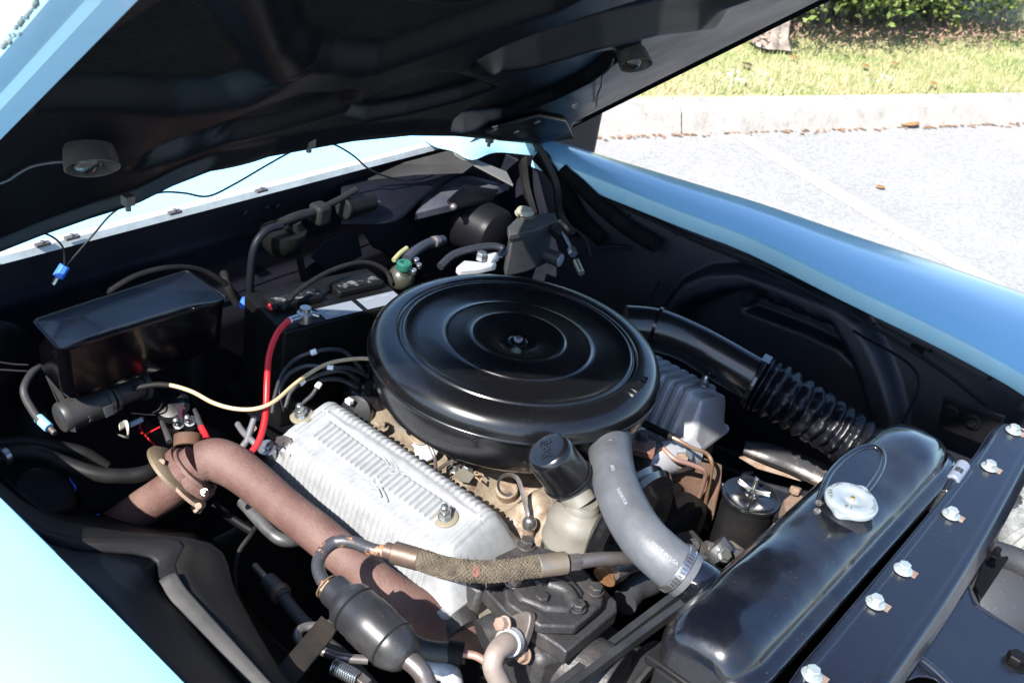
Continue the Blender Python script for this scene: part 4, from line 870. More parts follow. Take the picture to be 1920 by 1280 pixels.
X = np.array([[tankp(y, x, z_) for x, z_ in s2] for y in cr([(y, 0, 0) for y in ys], 2)] if False else [[tankp(float(y), x, z_) for x, z_ in s2] for y in np.interp(np.linspace(0, len(ys)-1, 150), range(len(ys)), ys)])
b = sheet(B(), X); n1 = len(s2); b.f.append(tuple(range(n1))); b.f.append(tuple(149*n1+k for k in range(n1)))
mk('top_tank', b, radm, ra, angle=60)
mk('tank_seam', B().prism([Vector(v) for v in ((.434, -.283, .812), (.540, -.283, .812), (.540, .338, .812), (.434, .338, .812))], (0, 0, -.012)), satin, ra, bevel=.003)
mk('core', B().box((.495, .028, .58), (.06, .60, .44)), block, ra)
b = B()
for k in range(36): b.box((.4645, -.27+k*.0168, .60), (.004, .004, .40))
mk('core_fins', b, satin, ra)
mk('side_channel', B().box((.495, -.283, .60), (.09, .012, .42)), satin, ra, bevel=.003); mk('side_channel', B().box((.495, .338, .60), (.09, .012, .42)), satin, ra, bevel=.003)
# inlet neck
mk('inlet_neck', B().tube([P(1288, 1078, .832), P(1312, 1093, .826), P(1336, 1112, .812), P(1375, 1140, .79)], [.0260, .027, .030, .035], 32), radm, ra)
# filler pad and neck
pad = [(1535, 942, .874), (1552, 895, .876), (1580, 862, .878), (1612, 842, .880), (1638, 838, .880), (1655, 852, .882), (1652, 880, .882), (1632, 912, .882), (1612, 935, .882)]
mk('pad_bead', B().tube(PL([(x, y, .8825) for x, y, z_ in pad]), .0046, 14), radm, ra)
mk('filler_pad', B().prism(PL([(x, y, .8835) for x, y, _ in pad]), (0, 0, -.02)), radm, ra, bevel=.002)
pc = P(1596, 940, .893); mk('filler_neck', B().lathe([(.034, -.022), (.030, -.012), (.029, .0), (.031, .002)], pc, (0, 0, 1), 40), radm, ra)
mk('overflow_stub', B().tube([pc+Vector((0, .028, -.006)), pc+Vector((0, .045, -.006)), pc+Vector((0, .052, -.02))], .004, 12), radm, ra)
cp = ra
def capr(a, base): return base*.90+.0075*max(0, math.cos(a-1.6))**30+.0075*max(0, math.cos(a-1.6-math.pi))**30
n = 96; rings = []
for r, h in ((.0315, -.005), (.0345, -.004), (.0355, .0015), (.0345, .0028), (.0298, .0032), (.0292, .0060), (.0280, .0066), (.0165, .0062), (.0150, .0045), (.0085, .0042), (.0075, .0062), (.0040, .0064), (.0005, .0064)):
    rings.append([pc+Vector((capr(2*math.pi*k/n, r)*math.cos(2*math.pi*k/n), capr(2*math.pi*k/n, r)*math.sin(2*math.pi*k/n), h)) if r > .03 else pc+Vector((r*math.cos(2*math.pi*k/n), r*math.sin(2*math.pi*k/n), h)) for k in range(n)])
cpd = mk('radiator_cap', B().loft(rings), capm, cp, angle=50)
mk('centre_rivet', B().lathe([(.003, 0), (.0028, .001), (.001, .0014)], pc+Vector((0, 0, .0064)), n=16), M('brass_rivet', (.6, .4, .12), .3, metal=.9), cp, parent=cpd)
capt = M('stamped_letter', (.07, .08, .09), .5, metal=.3)
def around(s, r, a_mid, da, size):
    for i, chh in enumerate(s):
        if chh == ' ': continue
        a = a_mid-(i-(len(s)-1)/2)*da; p = pc+Vector((r*math.cos(a), r*math.sin(a), .0066)); text(chh, size, .0003, p, (math.sin(a), -math.cos(a), 0), (math.cos(a), math.sin(a), 0), capt, cp, parent=cpd, name='stamped_letter')
up_a = math.atan2(-RM[1][1], -RM[0][1])
around('TURN TIGHT', .0265, up_a+.75, .155, .0062); around('LOCK ON', .0265, up_a-.9, .155, .0055); around('CLOSED', .0265, up_a-2.2, .15, .0055); around('13', .022, up_a+2.4, .25, .008)

# ---- radiator support
rsup = T('radiator_support', 'dark blue-black sheet metal radiator support across the front with zinc bolts', 'radiator support', (.6, .1, .3))
Lp = [(1440, 1400), (1480, 1282), (1560, 1182), (1650, 1075), (1740, 966), (1800, 893), (1835, 845), (1862, 806), (1885, 795), (1930, 812)]
Zs = .845
l0_ = [P(x, y, Zs) for x, y in Lp]
ridge = [P(x, y, Zs) for x, y in [(1555, 1400), (1640, 1282), (1700, 1198), (1765, 1105), (1820, 1018), (1868, 935), (1905, 868), (1925, 833), (1945, 820), (1975, 825)]]
lip = [p+Vector((-.0045, 0, .003)) for p in l0_]
b = B(); patch(b, [[p+Vector((-.003, 0, -.06)) for p in l0_], [p+Vector((-.002, 0, -.006)) for p in l0_], l0_, [p+Vector((.003, 0, .0025)) for p in l0_], [a.lerp(c, .16)+Vector((0, 0, .002)) for a, c in zip(l0_, ridge)], [a.lerp(c, .2) for a, c in zip(l0_, ridge)], [a.lerp(c, .6) for a, c in zip(l0_, ridge)], [a.lerp(c, .93) for a, c in zip(l0_, ridge)], [p+Vector((.004, 0, .002)) for p in ridge], [p+Vector((.010, 0, .001)) for p in ridge], [p+Vector((.016, 0, -.006)) for p in ridge], [p+Vector((.022, 0, -.016)) for p in ridge]], 4)
slab(mk('top_panel', b, supp, rsup, angle=60), .002)
# sloping apron beyond the ridge, with openings cut by its outline
e0 = [p+Vector((.022, 0, -.016)) for p in ridge]
seg1 = [e0[k] for k in (0, 1, 2, 3)]
op = [P(x, y, .80) for x, y in [(1760, 1400), (1780, 1300), (1850, 1260), (1960, 1230)]]
pan2 = [P(1640, 1285, .828), P(1700, 1199, .828), P(1765, 1106, .828), P(1812, 1035, .828), P(1826, 1040, .822), P(1818, 1085, .815), P(1824, 1122, .812), P(1850, 1145, .81), P(1925, 1192, .80), P(2060, 1270, .79), P(2060, 1420, .79), P(1790, 1420, .80), P(1775, 1300, .805), P(1762, 1276, .81), P(1740, 1266, .812), P(1715, 1268, .815), P(1690, 1290, .818), P(1640, 1400, .82)]
pz = [Vector(p) for p in cr(pan2, 5, True)]
mk('sloping_panel', B().prism([p-Vector((0, 0, .001)) for p in pz], (0, 0, -.003)), supp, rsup, bevel=.0012)
mk('opening_flange', B().tube([p+Vector((0, 0, -.001)) for p in [P(1815, 1030, .828), P(1826, 1045, .822), P(1817, 1085, .815), P(1824, 1122, .812), P(1850, 1145, .81), P(1925, 1192, .80), P(2060, 1270, .79)]], .0022, 8), supp, rsup)
mk('pressed_bead', B().tube([P(1690, 1215, .829), P(1735, 1240, .82), P(1790, 1290, .81)], .004, 10), supp, rsup)
bpx = [(1522, 1265), (1641, 1130), (1693, 1068), (1783, 965), (1855, 876), (1900, 808)]
def sz(x, y): return P(x, y, Zs+.001)
for i, (x, y) in enumerate(bpx):
    fb_ = mk('flange_bolt', B().lathe([(.0118, 0), (.0118, .0012), (.0102, .0028), (.0078, .0032)], sz(x, y), n=24).hexb(sz(x, y)+Vector((0, 0, .0028)), (0, 0, 1), .0078, .0070), zinc, rsup, bevel=.0004)
    mk('retainer_tab', B().box(sz(x, y)+Vector((.011, .004, -.0004)), (.010, .012, .0012)), rust, rsup, parent=fb_)
for x, y, z_, s in ((1903, 1240, .80, .014), (1866, 1040, .822, .006)):
    mk('rubber_bumper' if s > .01 else 'small_bolt', B().hexb(P(x, y, z_), (0, 0, 1), s*.8, .010, s*1.2), dark, rsup)
mk('bumper_ring', B().lathe([(.03, -.006), (.032, .002), (.026, .006), (.018, .002), (.016, -.01)], P(1925, 1275, .79), n=30), gloss, rsup)
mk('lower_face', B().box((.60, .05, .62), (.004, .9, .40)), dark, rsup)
# latch prop with printed label
lt = T('hood_latch_rod', 'small black rod with a spring and a printed label in the gap beside the radiator', 'latch rod', P(1770, 930, .82))
d0, d1, d2, d3 = P(1806, 872, .85), P(1785, 902, .845), P(1772, 925, .84), P(1752, 955, .825)
mk('label_sleeve', B().cyl(d1, d0, .0095, 22), M('label_blue_white', (.16, .18, .23), .35), lt); mk('rod', B().cyl(d2, d1, .006, 14).cyl(d3, d2, .003, 10), gloss, lt)
b = B(); ax_ = (d3-d2); X, Y, Z = frame(ax_); b.tube([d2+ax_*t+(X*math.cos(t*56)+Y*math.sin(t*56))*.0065 for t in np.linspace(0, 1.1, 110)], .0011, 5, 1); mk('spring', b, chrome, lt)
b = B(); X, Y, Z = frame(d0-d1)
vw = (Vector(CAM)-d0).normalized(); vw = (vw-Z*vw.dot(Z)).normalized(); sw = Z.cross(vw)
for k in range(9): 
    a = -.6+k*.13; b.box(d1.lerp(d0, .42)+(vw*math.cos(a)+sw*math.sin(a))*.0097, (.0008+.0006*(k % 3 == 0), .010, .0004), rot=Matrix((sw*math.cos(a)-vw*math.sin(a), Z, vw*math.cos(a)+sw*math.sin(a))).transposed())
mk('printed_bars', b, inkm, lt)
# ---- horn and headlamp plumbing beyond the support
hn = T('horn', 'black horn and grey bracket seen through the opening at the right edge', 'horn', P(1890, 1060, .70))
mk('horn_body', B().tube([P(1850, 1030, .76), P(1905, 1050, .75), P(1990, 1090, .74)], [.016, .018, .02], 24), rubg, hn)
mk('horn_shell', B().lathe([(.001, 0), (.05, .004), (.055, .010), (.05, .022), (.02, .03), (.001, .03)], P(1880, 1120, .70), (.4, -.4, .7), 40), M('speckled_grey_metal', (.08, .08, .08), .35, metal=.6, speck=.4), hn)
mk('horn_bracket', B().prism(PL([(1848, 1040, .765), (1880, 1030, .765), (1892, 1045, .765), (1842, 1120, .75), (1828, 1095, .75)]), (0, 0, -.003)), dark, hn, bevel=.001); mk('small_bolt', B().hexb(P(1866, 1040, .766), (0, 0, 1), .005, .004), iron, hn)
lb_ = T('headlamp_can', 'dark round headlamp can behind a white corrugated hose at the right edge', 'headlamp', P(1890, 960, .72))
mk('lamp_can', B().ball(P(1882, 955, .74), .032, 28), rubg, lb_)
b = B(); b.tube([P(1990, 880, .74), P(1925, 950, .74), P(1905, 1000, .73), P(1960, 1060, .72)], .03, 26, 10); mk('corrugated_hose', b, fibre, lb_)
b = B(); q = [Vector(p) for p in cr([P(1990, 880, .74), P(1925, 950, .74), P(1905, 1000, .73), P(1960, 1060, .72)], 6)]
for i in range(len(q)-1): X, Y, Z = frame(q[i+1]-q[i]); b.lathe([(.029, -.0015), (.0325, 0), (.029, .0015)], q[i], Z, 26)
mk('corrugation', b, fibre, lb_)
mk('dark_filler_box', B().box((.80, .15, .5), (.05, 1.0, .45)), block, lb_)  # added dark filler block, stands in for the shade behind the opening
# ================================================================== NEAR SIDE
# ---- exhaust crossover
ex = T('exhaust_pipe', 'thick red-brown rusted exhaust crossover pipe along the near valve cover', 'exhaust pipe', P(600, 1020, .6))
mk('pipe_main', B().tube(PL([(905, 1200, .63), (850, 1180, .65), (800, 1152, .665), (745, 1120, .68), (670, 1062, .70), (600, 1003, .715), (530, 948, .725), (478, 904, .735), (440, 876, .74), (405, 862, .74), (372, 868, .735)]), [.024, .027, .027, .0262, .0255, .0255, .0255, .027, .0285, .029, .027], 40, 6), rustp, ex)
mk('pipe_branch', B().tube(PL([(372, 868, .735), (345, 888, .72), (318, 918, .70), (270, 950, .66), (215, 988, .60), (140, 1040, .52)]), [.027, .025, .0245, .0245, .0245, .0245], 36, 6), rustp, ex)
mk('manifold_end', B().lathe([(.001, 0), (.026, .002), (.030, .012), (.028, .03)], P(872, 1190, .655), (-.5, .1, .1), 30), iron, ex)
ca_, cb_ = P(312, 922, .695), P(368, 868, .735); axp = (cb_-ca_).normalized(); cc_ = P(340, 895, .715)
def onp(x, y, off=0):
    d = Vector(_ray(x, y)); c = Vector(CAM); return c+d*(((cc_+axp*off)-c).dot(axp)/d.dot(axp))
ft = T('joint_flange', 'rusty two-bolt flange with a round shield where the exhaust pipes meet', 'flange', P(330, 880, .66))
def oval(off, th, q1, q2, w, mat_, nm, bv=.001):
    a, e = onp(*q1, off), onp(*q2, off); m_ = (a+e)/2; lg = (e-a)/2; sh_ = axp.cross(lg).normalized(); pts = []
    for t in np.linspace(0, 2*math.pi, 37)[:-1]:
        c, s_ = math.cos(t), math.sin(t); pts.append(m_+lg*c+sh_*(w*s_*(1 if abs(c) < .5 else 1-.25*(abs(c)-.5))))
    mk(nm, B().prism(pts, axp*th), mat_, ft, bevel=bv)
mk('shield_disc', B().lathe([(.026, 0), (.040, .001), (.0465, .006), (.0475, .010), (.0465, .010), (.040, .004), (.026, .002)], onp(338, 878, .004), -axp, 56), M('lit_olive_rust', (.09, .065, .035), .6, c2=(.16, .12, .075), vs=25, bump=.4), ft)
mk('upper_stub', B().cyl(onp(352, 838, .02), onp(353, 815, .03), .019, 30), M('orange_rust_stub', (.10, .045, .022), .8, c2=(.05, .028, .02), vs=20), ft)
oval(-.006, .005, (300, 856), (377, 956), .031, rust, 'flange_plate')
oval(.001, .013, (312, 850), (386, 940), .034, rustp, 'flange_plate')
oval(.0165, .006, (330, 845), (396, 925), .034, rustp, 'flange_plate')
for q in ((303, 866), (372, 948)): mk('flange_bolt', B().cyl(onp(*q, -.018), onp(*q, .004), .0045, 12).hexb(onp(*q, -.020), -axp, .0085, .008), rust, ft)
mk('clip', B().prism([onp(378, 905, .0245), onp(395, 897, .0245), onp(402, 914, .0245), onp(386, 926, .0245)], Vector((.001, -.002, .003))), iron, ft); mk('bolt', B().hexb(P(384, 922, .755), (.3, -.6, .6), .004, .006, .005), steel, ft)
# ---- braided pressure hose with steel tubes
ph = T('braided_hose', 'frayed tan braided hose with steel tubes crossing above the exhaust pipe', 'hose', P(870, 1060, .78))
mk('steel_loop', B().tube(PL([(740, 1036, .815), (700, 1030, .812), (660, 1016, .808), (628, 1016, .803), (604, 1036, .797), (596, 1060, .792), (603, 1084, .79), (618, 1102, .79)]), .0075, 18, 8), rtube, ph)
mk('ferrule', B().cyl(P(722, 1030, .817), P(740, 1036, .818), .0095, 22), brass, ph); mk('ferrule', B().cyl(P(738, 1035, .818), P(788, 1049, .822), .0130, 28, .0127), brass, ph)
bp = [Vector(p) for p in cr(PL([(786, 1048, .822), (830, 1062, .824), (880, 1070, .825), (940, 1070, .826), (1000, 1062, .827), (1010, 1061, .827)]), 16)]
rings = []; X = None
for i, p in enumerate(bp):
    t_ = (bp[min(i+1, len(bp)-1)]-bp[max(i-1, 0)]).normalized(); X = frame(t_)[0] if X is None else (X-t_*X.dot(t_)).normalized(); Y = t_.cross(X)
    rings.append([p+X*(.0112*math.cos(a))+Y*(.0112*math.sin(a)) for a in np.linspace(0, 2*math.pi, 33)[:-1]])
mk('hose_core', B().loft(rings), braid, ph)
# woven strands wound both ways
cum = [0]
for i in range(1, len(bp)): cum.append(cum[-1]+(bp[i]-bp[i-1]).length)
def along(s):
    i = min(max(np.searchsorted(cum, s)-1, 0), len(bp)-2); f = (s-cum[i])/(cum[i+1]-cum[i]+1e-9); return bp[i].lerp(bp[i+1], f), (bp[i+1]-bp[i]).normalized()
b = B(); Lb = cum[-1]
for k in range(14):
    for sg in (1, -1):
        pts = []
        for j in range(90):
            s = Lb*j/89; p, t_ = along(s); X = Vector((0, 0, 1)); X = (X-t_*X.dot(t_)).normalized(); Y = t_.cross(X); a = 2*math.pi*k/14+sg*s*95; r = .0115+.0006*math.sin(j*math.pi*.9+k*math.pi)+.0003*noise.noise(p*200)
            pts.append(p+X*(r*math.cos(a))+Y*(r*math.sin(a)))
        b.tube(pts, .00105, 4, 1)
o = mk('braid_strands', b, braid, ph); o['kind'] = 'stuff'
b = B()
for i in range(150):
    s = random.choice([random.uniform(.1, .9)*Lb, random.gauss(.42, .07)*Lb]); s = min(max(s, .01), Lb-.002); p, t_ = along(s); X = Vector((0, 0, 1)); X = (X-t_*X.dot(t_)).normalized(); Y = t_.cross(X); a = random.uniform(0, 6.28); d = X*math.cos(a)+Y*math.sin(a); q = p+d*.0118
    w = Vector((random.gauss(0, 1), random.gauss(0, 1), random.gauss(0, 1)))*.0022; b.tube([q, q+d*.0016+w*.5, q+d*.0025+w], [.0004, .0004, .0002], 4, 2)
o = mk('loose_threads', b, braid, ph); o['kind'] = 'stuff'
b = B()
p, t_ = along(Lb*.47)
v = (Vector(CAM)-p).normalized(); v = (v-t_*v.dot(t_)).normalized(); sdd = t_.cross(v)
b.loft([[p+v*h+t_*(w*math.cos(a)*1.0)+sdd*(w*1.4*math.sin(a)) for a in np.linspace(0, 6.28, 15)[:-1]] for w, h in ((.0046, .0105), (.0044, .0123), (.003, .0126))])
mk('exposed_core', b, M('exposed_red_rubber', (.20, .075, .05), .8, c2=(.08, .04, .03), vs=90, bump=.8), ph)
mk('ferrule', B().cyl(P(1008, 1061, .827), P(1062, 1054, .828), .0132, 28), M('grey_brown_ferrule', (.20, .18, .16), .4, metal=.6, c2=(.3, .22, .13), vs=30), ph)
mk('tube_nut', B().hexb(P(1066, 1054, .828), P(1085, 1052, .828)-P(1066, 1054, .828), .0108, .014), steel, ph)
mk('steel_tube', B().tube(PL([(1082, 1053, .828), (1120, 1048, .826), (1175, 1046, .815), (1215, 1040, .80)]), .0084, 20), steel, ph)
fb = T('tube_fitting', 'orange-brown brass fitting under the hose behind the compressor', 'fitting', P(1150, 1075, .75))
mk('fitting_nut', B().hexb(P(1133, 1082, .765), (-.1, .9, .25), .014, .03, .015), M('orange_brass', (.48, .28, .12), .4, metal=.5, c2=(.25, .12, .06), vs=40), fb)
mk('fitting_tube', B().tube(PL([(1150, 1072, .775), (1180, 1060, .77), (1210, 1050, .75)]), .010, 16), steel, fb)
mk('loose_elbow', B().tube(PL([(1170, 1130, .70), (1190, 1105, .70), (1222, 1090, .70)]), .017, 20), rubg, fb)
# ---- compressor
cm = T('compressor', 'greasy black cast iron compressor with a bolted angular head', 'compressor', P(1040, 1150, .6))
def pg(l, z_): return [P(x, y, z_) for x, y in l]
head = [(944, 1099), (1000, 1058), (1088, 1060), (1134, 1110), (1128, 1134), (1080, 1174), (1012, 1172), (950, 1129)]
mk('head_cover', B().prism(pg(head, .775), (0, 0, -.014)), iron, cm, bevel=.003)
mk('head_dome', B().prism(pg([(962, 1100), (1008, 1074), (1070, 1076), (1096, 1108), (1072, 1142), (1022, 1140), (975, 1122)], .782), (0, 0, -.010)), iron, cm, bevel=.006)
mk('raised_rib', B().tube([P(1030, 1095, .783), P(1062, 1108, .783), P(1080, 1142, .780)], .009, 16), iron, cm)
base = [(907, 1103), (920, 1085), (1000, 1062), (1095, 1065), (1157, 1126), (1157, 1145), (1062, 1222), (1048, 1210), (944, 1142)]
mk('base_plate', B().prism(pg(base, .757), (0, 0, -.022)), iron, cm, bevel=.0025)
mk('back_plate', B().prism(pg([(930, 1042), (986, 1016), (1078, 1042), (1100, 1072), (1000, 1082), (915, 1090)], .770), (0, 0, -.010)), iron, cm, bevel=.002)
mk('crankcase', B().prism(pg([(945, 1150), (1000, 1120), (1110, 1130), (1120, 1170), (1065, 1225), (1010, 1240)], .735), (0, 0, -.22)), iron, cm, bevel=.010)
mk('crankcase_neck', B().cyl(P(1040, 1225, .69), P(1150, 1290, .69), .045, 36), iron, cm, bevel=.003)
mk('side_pipe_boss', B().tube(PL([(905, 1195, .70), (940, 1180, .705), (985, 1190, .70)]), .022, 22), iron, cm)
for x, y in ((962, 1092), (1012, 1094), (1116, 1108), (1083, 1139), (1015, 1125), (1048, 1068)): mk('head_bolt', B().hexb(P(x, y, .779), (0, 0, 1), .0085, .0075, .0105), iron if x != 962 else rust, cm, bevel=.0006)
mk('head_bolt', B().hexb(P(987, 1022, .771), (0, 0, 1), .009, .009, .012), iron, cm)
fc = P(968, 1178, .722)
fx = (P(940, 1162, .735)-fc); fy = (P(990, 1215, .700)-fc); an = Vector((-.25, -.85, .45)).normalized()
pl = []
for a in np.linspace(0, 2*math.pi, 28)[:-1]:
    r = 1.0; d = Vector((.62, .1, .5)); d = (d-an*d.dot(an)).normalized(); e_ = an.cross(d); dl = Vector((-.1, 0, -1)); dl = (dl-an*dl.dot(an)).normalized(); e_ = an.cross(dl)
    pl.append(P(966, 1196, .745)+dl*(.040*math.cos(a))+e_*(.022*math.sin(a)*(1-.35*abs(math.cos(a)))))
mk('port_flange', B().prism(pl, an*.010), M('grey_brown_iron', (.15, .125, .11), .5, c2=(.07, .06, .055), vs=25, bump=.3, metal=.3), cm, bevel=.0015)
for x, y, z_ in ((946, 1170, .772), (984, 1228, .735)): mk('flange_bolt', B().hexb(P(x, y, z_), an, .0085, .009, .010), rust, cm)
ht = T('port_hose', 'dusty brown bent tube plugged into the compressor port', 'tube', P(925, 1240, .68))
mk('tube_run', B().tube(PL([(962, 1202, .755), (946, 1208, .765), (930, 1224, .765), (924, 1248, .755), (935, 1275, .74), (955, 1310, .72)]), [.0135, .013, .0115, .0115, .0115, .0115], 22), M('dusty_brown_tube', (.24, .20, .175), .55, c2=(.15, .12, .1), vs=25, bump=.2), ht)
mk('tube_collar', B().cyl(P(951, 1206, .762), P(960, 1200, .757), .0160, 24), castd, ht)
# ---- muffler canister and bracket
mu = T('hose_muffler', 'black cylindrical muffler on the hose at the bottom of the picture', 'muffler', P(700, 1190, .76))
m0, m1 = P(622, 1102, .795), P(768, 1238, .780); ax_ = (m1-m0).normalized(); Lm = (m1-m0).length
mk('canister', B().lathe([(.010, -.004), (.0175, .0), (.0185, .004), (.0185, .016), (.021, .020), (.0265, .026), (.0275, .030), (.0278, Lm*.42), (.0288, Lm*.44), (.0288, Lm*.60), (.0278, Lm*.62), (.0278, Lm-.026), (.0265, Lm-.020), (.021, Lm-.008), (.0165, Lm-.003), (.010, Lm)], m0, ax_, 56), M('semi_gloss_black_can', (.018, .018, .020), .38, c2=(.05, .047, .043), vs=14, cut=(.5, .72), speck=.2, bump=.1), mu, angle=40)
for k in (.30, .78): mk('ribbed_band', B().lathe([(.0278, -.0015), (.0286, 0), (.0278, .0015)], m0+ax_*Lm*k, ax_, 48), satin, mu)
mk('inlet_nut', B().hexb(P(612, 1098, .795), ax_, .0135, .020, .015), M('yellow_brown_nut', (.25, .17, .09), .5, metal=.4, c2=(.10, .07, .05), vs=30), mu)
mk('outlet_tube', B().tube([m1-ax_*.004, P(792, 1262, .775), P(815, 1320, .75)], .0105, 18), steel, mu)
bk = T('flat_bracket', 'flat black steel strap leaning against the muffler at the bottom edge', 'bracket', P(560, 1240, .74))
mk('strap', B().prism([P(603, 1152, .765), P(632, 1178, .765), P(622, 1195, .765), P(560, 1272, .74), P(500, 1330, .73), P(470, 1330, .73), P(512, 1260, .74)], (0, 0, -.0035)), M('black_flat_steel', (.014, .0135, .013), .45, c2=(.03, .024, .02), vs=20, bump=.3, metal=.3), bk, bevel=.001)
# ---- small lines lower left
ln = T('hose_line', 'dark hose with a crimped fitting running diagonally below the exhaust pipe', 'hose', P(520, 1110, .65))
mk('metal_tube', B().tube(PL([(478, 1060, .66), (495, 1080, .665), (505, 1090, .665)]), .0045, 12), steel, ln)
mk('crimp_fitting', B().tube(PL([(502, 1086, .667), (520, 1105, .667), (532, 1120, .667)]), [.010, .0115, .010], 22), M('dusty_crimp', (.06, .055, .055), .45, metal=.4), ln); mk('crimp_ring', B().cyl(P(522, 1107, .667), P(529, 1115, .667), .0135, 22), brass, ln)
mk('rubber_run', B().tube(PL([(532, 1120, .667), (560, 1155, .665), (600, 1195, .66), (650, 1235, .65), (700, 1290, .64)]), .0085, 16), rubg, ln)
cl = T('speedometer_cable', 'thin dark cable arching down beside the shock tower', 'cable', P(440, 1070, .6))
mk('cable_run', B().tube(PL([(482, 985, .66), (468, 1005, .655), (448, 1035, .64), (440, 1080, .62), (452, 1130, .60), (490, 1180, .59), (530, 1215, .58), (580, 1260, .57)]), .0035, 10), rubber, cl)
hl2 = T('heater_pipe', 'worn grey pipe passing under the exhaust crossover', 'pipe', P(500, 990, .66))
mk('pipe_run', B().tube(PL([(455, 940, .68), (480, 968, .68), (505, 995, .678), (530, 1012, .675), (560, 1012, .67), (600, 1000, .66)]), .0085, 16), M('worn_grey_tube', (.13, .13, .135), .42, c2=(.05, .05, .05), vs=30, metal=.4), hl2)
mk('tower_brace', B().tube(PL([(400, 945, .66), (440, 975, .655), (480, 1000, .65)]), .006, 10), dark, hl2)
sl_ = T('steel_loop_line', 'bright steel line looping behind the flat strap at the bottom', 'tube', P(570, 1190, .70))
mk('tube_run', B().tube(PL([(640, 1162, .70), (605, 1172, .70), (572, 1175, .70), (558, 1188, .70), (565, 1205, .70), (600, 1218, .70), (640, 1232, .70), (690, 1236, .70)]), .0055, 14), steel, sl_)
sp = T('coil_spring', 'small steel coil spring at the bottom edge left of the muffler outlet', 'spring', P(650, 1262, .68))
b = B(); s0_, s1_ = P(625, 1248, .70), P(672, 1272, .70); X, Y, Z = frame(s1_-s0_); b.tube([s0_.lerp(s1_, t)+(X*math.cos(t*75)+Y*math.sin(t*75))*.0085 for t in np.linspace(0, 1, 170)], .0011, 5, 1); mk('coil', b, chrome, sp)
mk('end_clip', B().box(P(678, 1272, .70), (.02, .012, .006)), steel, sp, bevel=.001)
lh = T('lower_hose', 'dusty black hose with a joint between the muffler and the compressor', 'hose', P(820, 1220, .66))
mk('rubber_run', B().tube(PL([(760, 1200, .69), (800, 1218, .69), (860, 1224, .69)]), .0125, 18), rubg, lh); mk('metal_end', B().tube(PL([(860, 1224, .69), (890, 1228, .69), (912, 1240, .69)]), .005, 12), copperp, lh); mk('sleeve', B().cyl(P(838, 1220, .69), P(868, 1226, .69), .014, 22), rubber, lh)
mk('curved_tube', B().tube(PL([(780, 1255, .67), (815, 1252, .67), (842, 1262, .67), (850, 1290, .66)]), .013, 18), castd, lh)
mk('lit_casting', B().box(P(915, 1168, .66), (.05, .03, .03)), grey, lh, bevel=.004)
# ---- heater box, blower
hb = T('heater_box', 'glossy black heater box with a lipped lid at the rear near corner', 'heater box', (-.37, -.37, .78))
c_ = [P(112, 662, .875), P(427, 564, .875), P(352, 508, .875), P(58, 603, .875)]
def inset(c, k, dz, q=None):
    m_ = sum(c, Vector())/4; return [p+(m_-p)*k+Vector((0, 0, dz)) for p in c]
def rrect(c, r):
    out = []
    for i in range(4):
        p = c[i]; a = (c[i-1]-p).normalized(); b_ = (c[(i+1) % 4]-p).normalized()
        for t in np.linspace(0, 1, 6): out.append((1-t)**2*(p+a*r)+2*t*(1-t)*p+t*t*(p+b_*r))
    return out
rg = [rrect(inset(c_, .07, -.078), .020), rrect(inset(c_, .03, -.068), .018), rrect(inset(c_, .012, -.006), .014), rrect(inset(c_, .0, -.002), .014), rrect(inset(c_, -.006, .001), .014), rrect(inset(c_, -.004, .0035), .013), rrect(inset(c_, .012, .004), .012), rrect(inset(c_, .022, .001), .011), rrect(inset(c_, .045, .0), .010), rrect(inset(c_, .5, -.001), .006)]
hm = M('wet_gloss_black', (.002, .002, .003), .16, spec=.3, coat=.1, bump=.3, bs=22, speck=.1, bdist=.003)
mk('box_shell', B().loft(rg), hm, hb, angle=50)
mk('box_screw', B().hexb(P(292, 678, .79), (.6, -.5, 0), .004, .006, .005), chrome, hb)
mk('side_flange', B().prism([P(85, 705, .80), P(92, 700, .80), P(128, 760, .77), P(140, 808, .745), P(130, 806, .745), P(112, 765, .77)], (.004, 0, 0)), plast, hb)
bl = T('blower_duct', 'grey-black plastic blower housing slung under the heater box', 'blower', P(190, 770, .72))
q = [P(112, 785, .755), P(175, 757, .76), P(196, 748, .76), P(205, 742, .76), P(262, 722, .76)]
mk('drum', B().lathe([(.001, .0), (.019, .0), (.0215, .003), (.0222, .010), (.0222, (q[2]-q[0]).length-.004), (.0245, (q[2]-q[0]).length-.002), (.0245, (q[2]-q[0]).length+.004), (.001, (q[2]-q[0]).length+.004)], q[0], q[2]-q[0], 44), plast, bl)
mk('nozzle', B().cyl(q[2], q[4], .0175, 36), plast, bl); mk('end_flange', B().cyl(q[4], q[4]+(q[4]-q[2]).normalized()*.008, .0225, 36), plast, bl)
mk('mount_clip', B().prism([P(195, 762, .785), P(212, 756, .785), P(216, 774, .775), P(200, 782, .775)], (.002, -.003, 0)), plast, bl, bevel=.0008); mk('clip_band', B().cyl(P(206, 748, .76), P(214, 744, .76), .0200, 36), plast, bl)
text('2', .012, .0008, P(170, 785, .775), (q[2]-q[0]), (0, 0, 1), plast, bl, name='moulded_mark')
ub = T('u_bracket', 'small cream coloured u-shaped bracket below the blower', 'bracket', P(232, 806, .72))
mk('u_strip', B().tube(PL([(224, 800, .725), (236, 794, .725), (240, 808, .722), (238, 820, .718), (226, 816, .716)]), 1, 4, 3, ell=(.0065, .0015), up=(0, 0, 1)), M('cream_metal', (.45, .43, .36), .5), ub)
sh = T('short_hose', 'short grey hose end wrapped in pale blue tape below the heater box', 'hose', P(70, 740, .74))
mk('hose_run', B().tube(PL([(74, 686, .775), (58, 702, .772), (46, 725, .765), (48, 745, .757), (62, 770, .75), (76, 790, .745)]), .0056, 20), rubg, sh)
